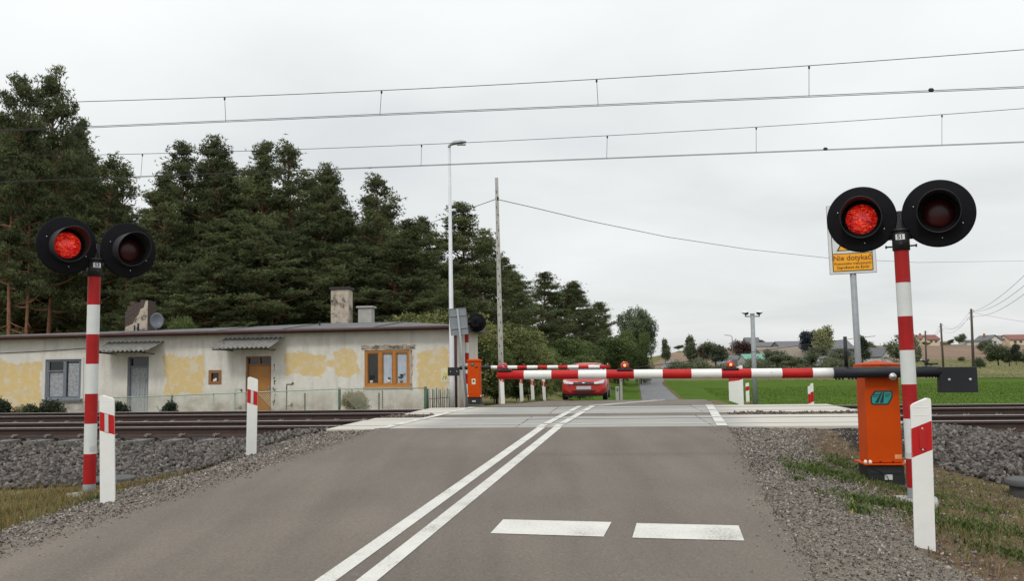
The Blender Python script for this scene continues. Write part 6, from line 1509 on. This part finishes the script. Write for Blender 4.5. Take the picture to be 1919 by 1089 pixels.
dr_ = lambda u, v, x, y: np.clip((u-uR(v)-.85)/.5, 0, 1)*np.clip((12.9-1.9*sstep(3.4, 4.6, u)-v)/.8, 0, 1)*np.clip(.55+.6*hnoise(x, y, 2.1, 6), .05, 1)
x, y = gscat(130000, 2, 9, 3.5, 13.4, dr_); blades('dry_grass', x, y, rng.uniform(.01, .07, len(x)), .005, 'grass_brown', 'brown and straw grass on the right verge', 'grass', 1.5, .45)
x, y = gscat(40000, 2, 9, 3.5, 12, lambda u, v, x, y: dr_(u, v, x, y)*np.clip(.1+1.2*hnoise(x, y, .9, 9), 0, 1)); blades('green_grass', x, y, rng.uniform(.02, .08, len(x)), .008, 'grass_green', 'green grass mixed into the right verge', 'grass', 1.5)
xs_, ys_ = [], []
for px, py in ((1693,905),(1598,965),(1640,960),(1650,975),(1590,945)):
    q = hit(px, py); a, b = patch(q.x, q.y, .07, 7); xs_.append(a); ys_.append(b)
x = np.concatenate(xs_); y = np.concatenate(ys_); blades('yellow_flowers', x, y, rng.uniform(.03,.06,len(x)), .010, 'flower_yellow', 'tiny yellow flowers among the weeds', 'flowers', .4)
# far verges, crop and meadow tufts
x, y = gscat(26000, -3, 1.5, 21.6, 46, lambda u, v, x, y: np.clip((uL(v)-u-.1)/.3, 0, 1)*.9); blades('verge_grass', x, y, rng.uniform(.03, .12, len(x)), .02, 'grass_green', 'rough grass along the left side beyond the tracks', 'grass', .8)
x, y = gscat(24000, 4.4, 9.5, 21.4, 40, lambda u, v, x, y: np.clip((u-uR(v)-.1)/.5, 0, 1)*.8); blades('verge_grass', x, y, rng.uniform(.03, .14, len(x)), .02, 'grass_dry', 'yellowish grass on the right edge beyond the tracks', 'grass', .8)
n = 70000; x = rng.uniform(5, 75, n); y = rng.uniform(28, 120, n)**1.0; u = x*CT-y*ST; v = x*ST+y*CT; k = (u > uR(v)+2.0+.02*v) & (x/y < .66); x, y = x[k], y[k]
blades('field_crop', x, y, rng.uniform(.03, .09, len(x)), .09, 'crop_green', 'even green crop in the field beyond the tracks', 'crop', .8)
n = 30000; x = rng.uniform(20, 190, n); y = rng.uniform(150, 270, n); k = (x/y < .66) & (x > 25+.12*y); x, y = x[k], y[k]
blades('meadow_grass', x, y, rng.uniform(.04, .13, len(x)), .25, 'meadow_blades', 'dry meadow strip between the field and the hill', 'grass', .8)

# ------------------------------------------------------------------ village
def house_at(px0, px1, y_eave, y_ridge, y_base, Y, wallm, roofm, label, name='house', depth=8, gable=False, chim=0, wins=0, yaw=0, hip=False, group='houses of the village'):
    cx = (px0+px1)/2; p = atY(cx, y_base, Y); r = empty(name, p, yaw, label, 'house' if name == 'house' else name.replace('_', ' '), group)
    hw = (px1-px0)/2*Y/F; ze = (y_base-y_eave)*Y/F; zr = (y_base-y_ridge)*Y/F
    m = MB(); m.box(-hw*.96, hw*.96, 0, depth, -2, ze); 
    if gable: m.prism([(-hw*.96,ze),(hw*.96,ze),(0,zr-.15)], 0, .3)
    elif not hip:
        for s_ in (-1, 1):
            x = s_*hw*.96; k = len(m.v); m.v += [(x,0,ze),(x,depth,ze),(x,depth/2,zr-.1)]; m.f.append((k,k+1,k+2)); m.m.append(0); m.sm.append(False)
    m.build('wall', wallm, r, fix=True)
    f = MB()
    if gable:
        for s_ in (-1, 1):
            f.hexa([(s_*hw*1.06,-.5,ze-.25),(0,-.5,zr-.02),(0,depth+.3,zr-.02),(s_*hw*1.06,depth+.3,ze-.25),(s_*hw*1.06,-.5,ze),(0,-.5,zr+.22),(0,depth+.3,zr+.22),(s_*hw*1.06,depth+.3,ze)])
    else:
        i = hw*.35 if hip else 0
        for y0 in (-.4, depth+.4):
            f.hexa([(-hw,y0,ze-.05),(hw,y0,ze-.05),(hw-i,depth/2,zr-.05),(-hw+i,depth/2,zr-.05),(-hw,y0,ze+.2),(hw,y0,ze+.2),(hw-i,depth/2,zr+.2),(-hw+i,depth/2,zr+.2)])
        if hip:
            for s_ in (-1, 1): f.quad([(s_*hw,-.4,ze+.1),(s_*hw,depth+.4,ze+.1),(s_*(hw-i),depth/2,zr+.18)])
    rf = f.build('roof', roofm, r)
    for k in range(chim):
        x = -hw*.4+k*hw*.9; c = MB(); c.box(x-.35, x+.35, depth/2-.3, depth/2+.3, zr-.6, zr+.9); c.build('chimney', 'grey_roof' if k else 'terracotta', rf)
    for k in range(wins):
        x = -hw*.75+(k+.5)*hw*1.5/wins; w_ = MB(); ww = min(.55, hw*.5/wins); w_.box(x-ww, x+ww, -.06, -.003, ze*.42, ze*.82); w_.build('window', 'window_far', r)
    return r
house_at(1400,1428,646,633,660,330,'grey_roof','grey_roof','tall dark grey barn left of the yellow house','barn',chim=0)
house_at(1417,1455,650,642,661,320,'yellow_wall','grey_roof','yellow village house between dark barn and long grey roof',chim=0,wins=4,depth=7)
house_at(1462,1512,652,640,664,300,'grey_roof','grey_roof','long low grey-roofed barn on the skyline','barn',depth=12)
house_at(1432,1514,670,651,684,230,'brown_roof','brown_roof','big brown-roofed farm building','barn',depth=16)
house_at(1396,1440,674.5,665,690,205,'chimney_grey','green_roof','low shed with a pale green roof beside the camera mast','shed',depth=6,wins=2)
house_at(1500,1530,677,670,688,215,'brown_roof','brown_roof','small brown outbuilding behind the dark low tree','shed',depth=6)
house_at(1535,1554,673.5,668,684,205,'white_wall','grey_roof','small white shed with grey roof below the yellow tree','shed',depth=5)
house_at(1560,1604,655,638.5,668,260,'grey_roof','grey_roof','wide grey roof left of the spruce','barn',depth=12)
house_at(1648,1678,668,653,683,190,'white_wall','grey_roof','white farmhouse with steep grey roof left of the S1 pole',depth=9,gable=True,wins=1,yaw=.3)
house_at(1672,1700,677,670,686,186,'white_wall','brown_roof','low white wing beside the white farmhouse',depth=6)
house_at(1722,1762,635.5,628,646,390,'cream_wall','red_roof','red-roofed house on the hill left of the middle telegraph pole',depth=9,wins=4,chim=1)
house_at(1738,1762,637,630,646,384,'cream_wall','red_roof','red-roofed front wing on the hill by the middle telegraph pole',depth=6,wins=2)
house_at(1812,1842,641,637.5,647,400,'white_wall','grey_roof','long pale low shed on the ridge','shed',depth=8)
house_at(1764,1782,643,640,648,410,'brown_roof','brown_roof','dull brown shed on the ridge right of the red roofs','shed',depth=8)
house_at(1852,1878,638,628.5,647,370,'white_wall','grey_roof','white gabled house on the ridge at the right',depth=12,gable=True,chim=1,wins=1)
house_at(1872,1896,637,629,648,376,'cream_wall','grey_roof','grey-roofed house between the white gable and the peach house',depth=9)
house_at(1892,1935,637,627.5,647,372,'cream_wall','red_roof','peach-walled house with dull red roof at the right edge',depth=9,wins=3)
# greenhouse-like grey tent
p = atY(1378, 686, 215); r = empty('tunnel_shed', p, 0, 'grey rounded tunnel shed left of the green roof', 'shed'); m = MB(); hw = 19*215/F; hh = 20*215/F
m.prism([(-hw,-1)]+[(hw*math.cos(a)*-1, hh*math.sin(a)**.8) for a in np.linspace(0.05, math.pi-.05, 14)]+[(hw,-1)], 0, 9); m.build('cover', 'greenhouse_grey', r); MB().box(-hw*.3,hw*.2,-.06,-.003,0,hh*.6).build('door', 'grey_roof', r)
# telegraph poles and their wires
TP = [(1824,693,1820,579,118,'tallest, nearest telegraph pole at the right'), (1768,690,1763,606,150,'middle telegraph pole right of the red-roofed houses'), (1736,690,1734,620,185,'smallest, farthest telegraph pole before the red-roofed houses')]
tops = []
for px, pyb, pxt, pyt, Y, lab in TP:
    p = atY(px, pyb, Y); t = atY(pxt, pyt, Y); zz = ground(p.x, p.y); r = empty('telegraph_pole', (p.x, p.y, zz), 0, lab, 'telegraph pole', 'telegraph poles across the meadow'); d = t-Vector((p.x, p.y, zz))
    MB().tube([(0,0,-.3), tuple(d)], [.20,.14], 10).build('pole', 'telegraph_wood', r)
    for k in range(4):
        s_ = -1 if k % 2 else 1; z = d.z-.35-k*.28-(.25 if k > 1 else 0); m = MB(); m.tube([(d.x*.98,0,z),(d.x*.98+s_*.28,0,z),(d.x*.98+s_*.28,0,z+.1)], .018, 6); m.tube([(d.x*.98+s_*.28,0,z+.08),(d.x*.98+s_*.28,0,z+.2)], [.045,.03], 8); m.build('insulator', 'soot', r)
    tops.append(Vector((p.x+d.x, p.y, zz+d.z)))
def sag(a, b, s_, n=12): return [a.lerp(b, i/n)-Vector((0,0,s_*4*(i/n)*(1-i/n))) for i in range(n+1)]
for i in range(2):
    for k, (dx, dz) in enumerate(((-.28,-.45),(.28,-.35),(-.28,-.95))):
        wire('telegraph_wire', sag(tops[i]+Vector((dx,0,dz)), tops[i+1]+Vector((dx,0,dz)), 1.3), .012, ['thin wire between the nearest and middle telegraph poles', 'thin wire between the middle and farthest telegraph poles'][i], 'cable', 'wires of the telegraph poles %d' % i)
for k, (px, py) in enumerate(((1919,497),(1919,516),(1919,532))):
    e = atY(px, py, 62); a = tops[0]+Vector(((-.28,.28,.28)[k],0,(-.45,-.35,-.95)[k])); ext_ = a.lerp(e, 1.35); wire('telegraph_wire', sag(a, ext_, .9), .014, 'thin wire rising from the nearest telegraph pole to the upper right', 'cable', 'wires rising to the upper right')
e = atY(1919, 601, 100); a = tops[0]+Vector((.28,0,-.5)); wire('telegraph_wire', sag(a, a.lerp(e, 1.6), .15), .013, 'single wire running right from the nearest telegraph pole', 'cable')
# far street lamps
for px, pt, pb_, lab in ((1373,632,664,'thin far street lamp left of the dark barn'),):
    p = atY(px, pb_, 230); s_ = 230/F; r = empty('lamp_post', p, 0, lab, 'street lamp'); h_ = (pb_-pt)*s_
    MB().tube([(0,0,-1),(0,0,h_),(-.3,0,h_+.35),(-1.3,0,h_+.5)], .10, 8).build('pole', 'galvanised', r); MB().box(-1.9,-1.2,-.15,.15,h_+.42,h_+.58).build('lamp_head', 'galvanised', r)
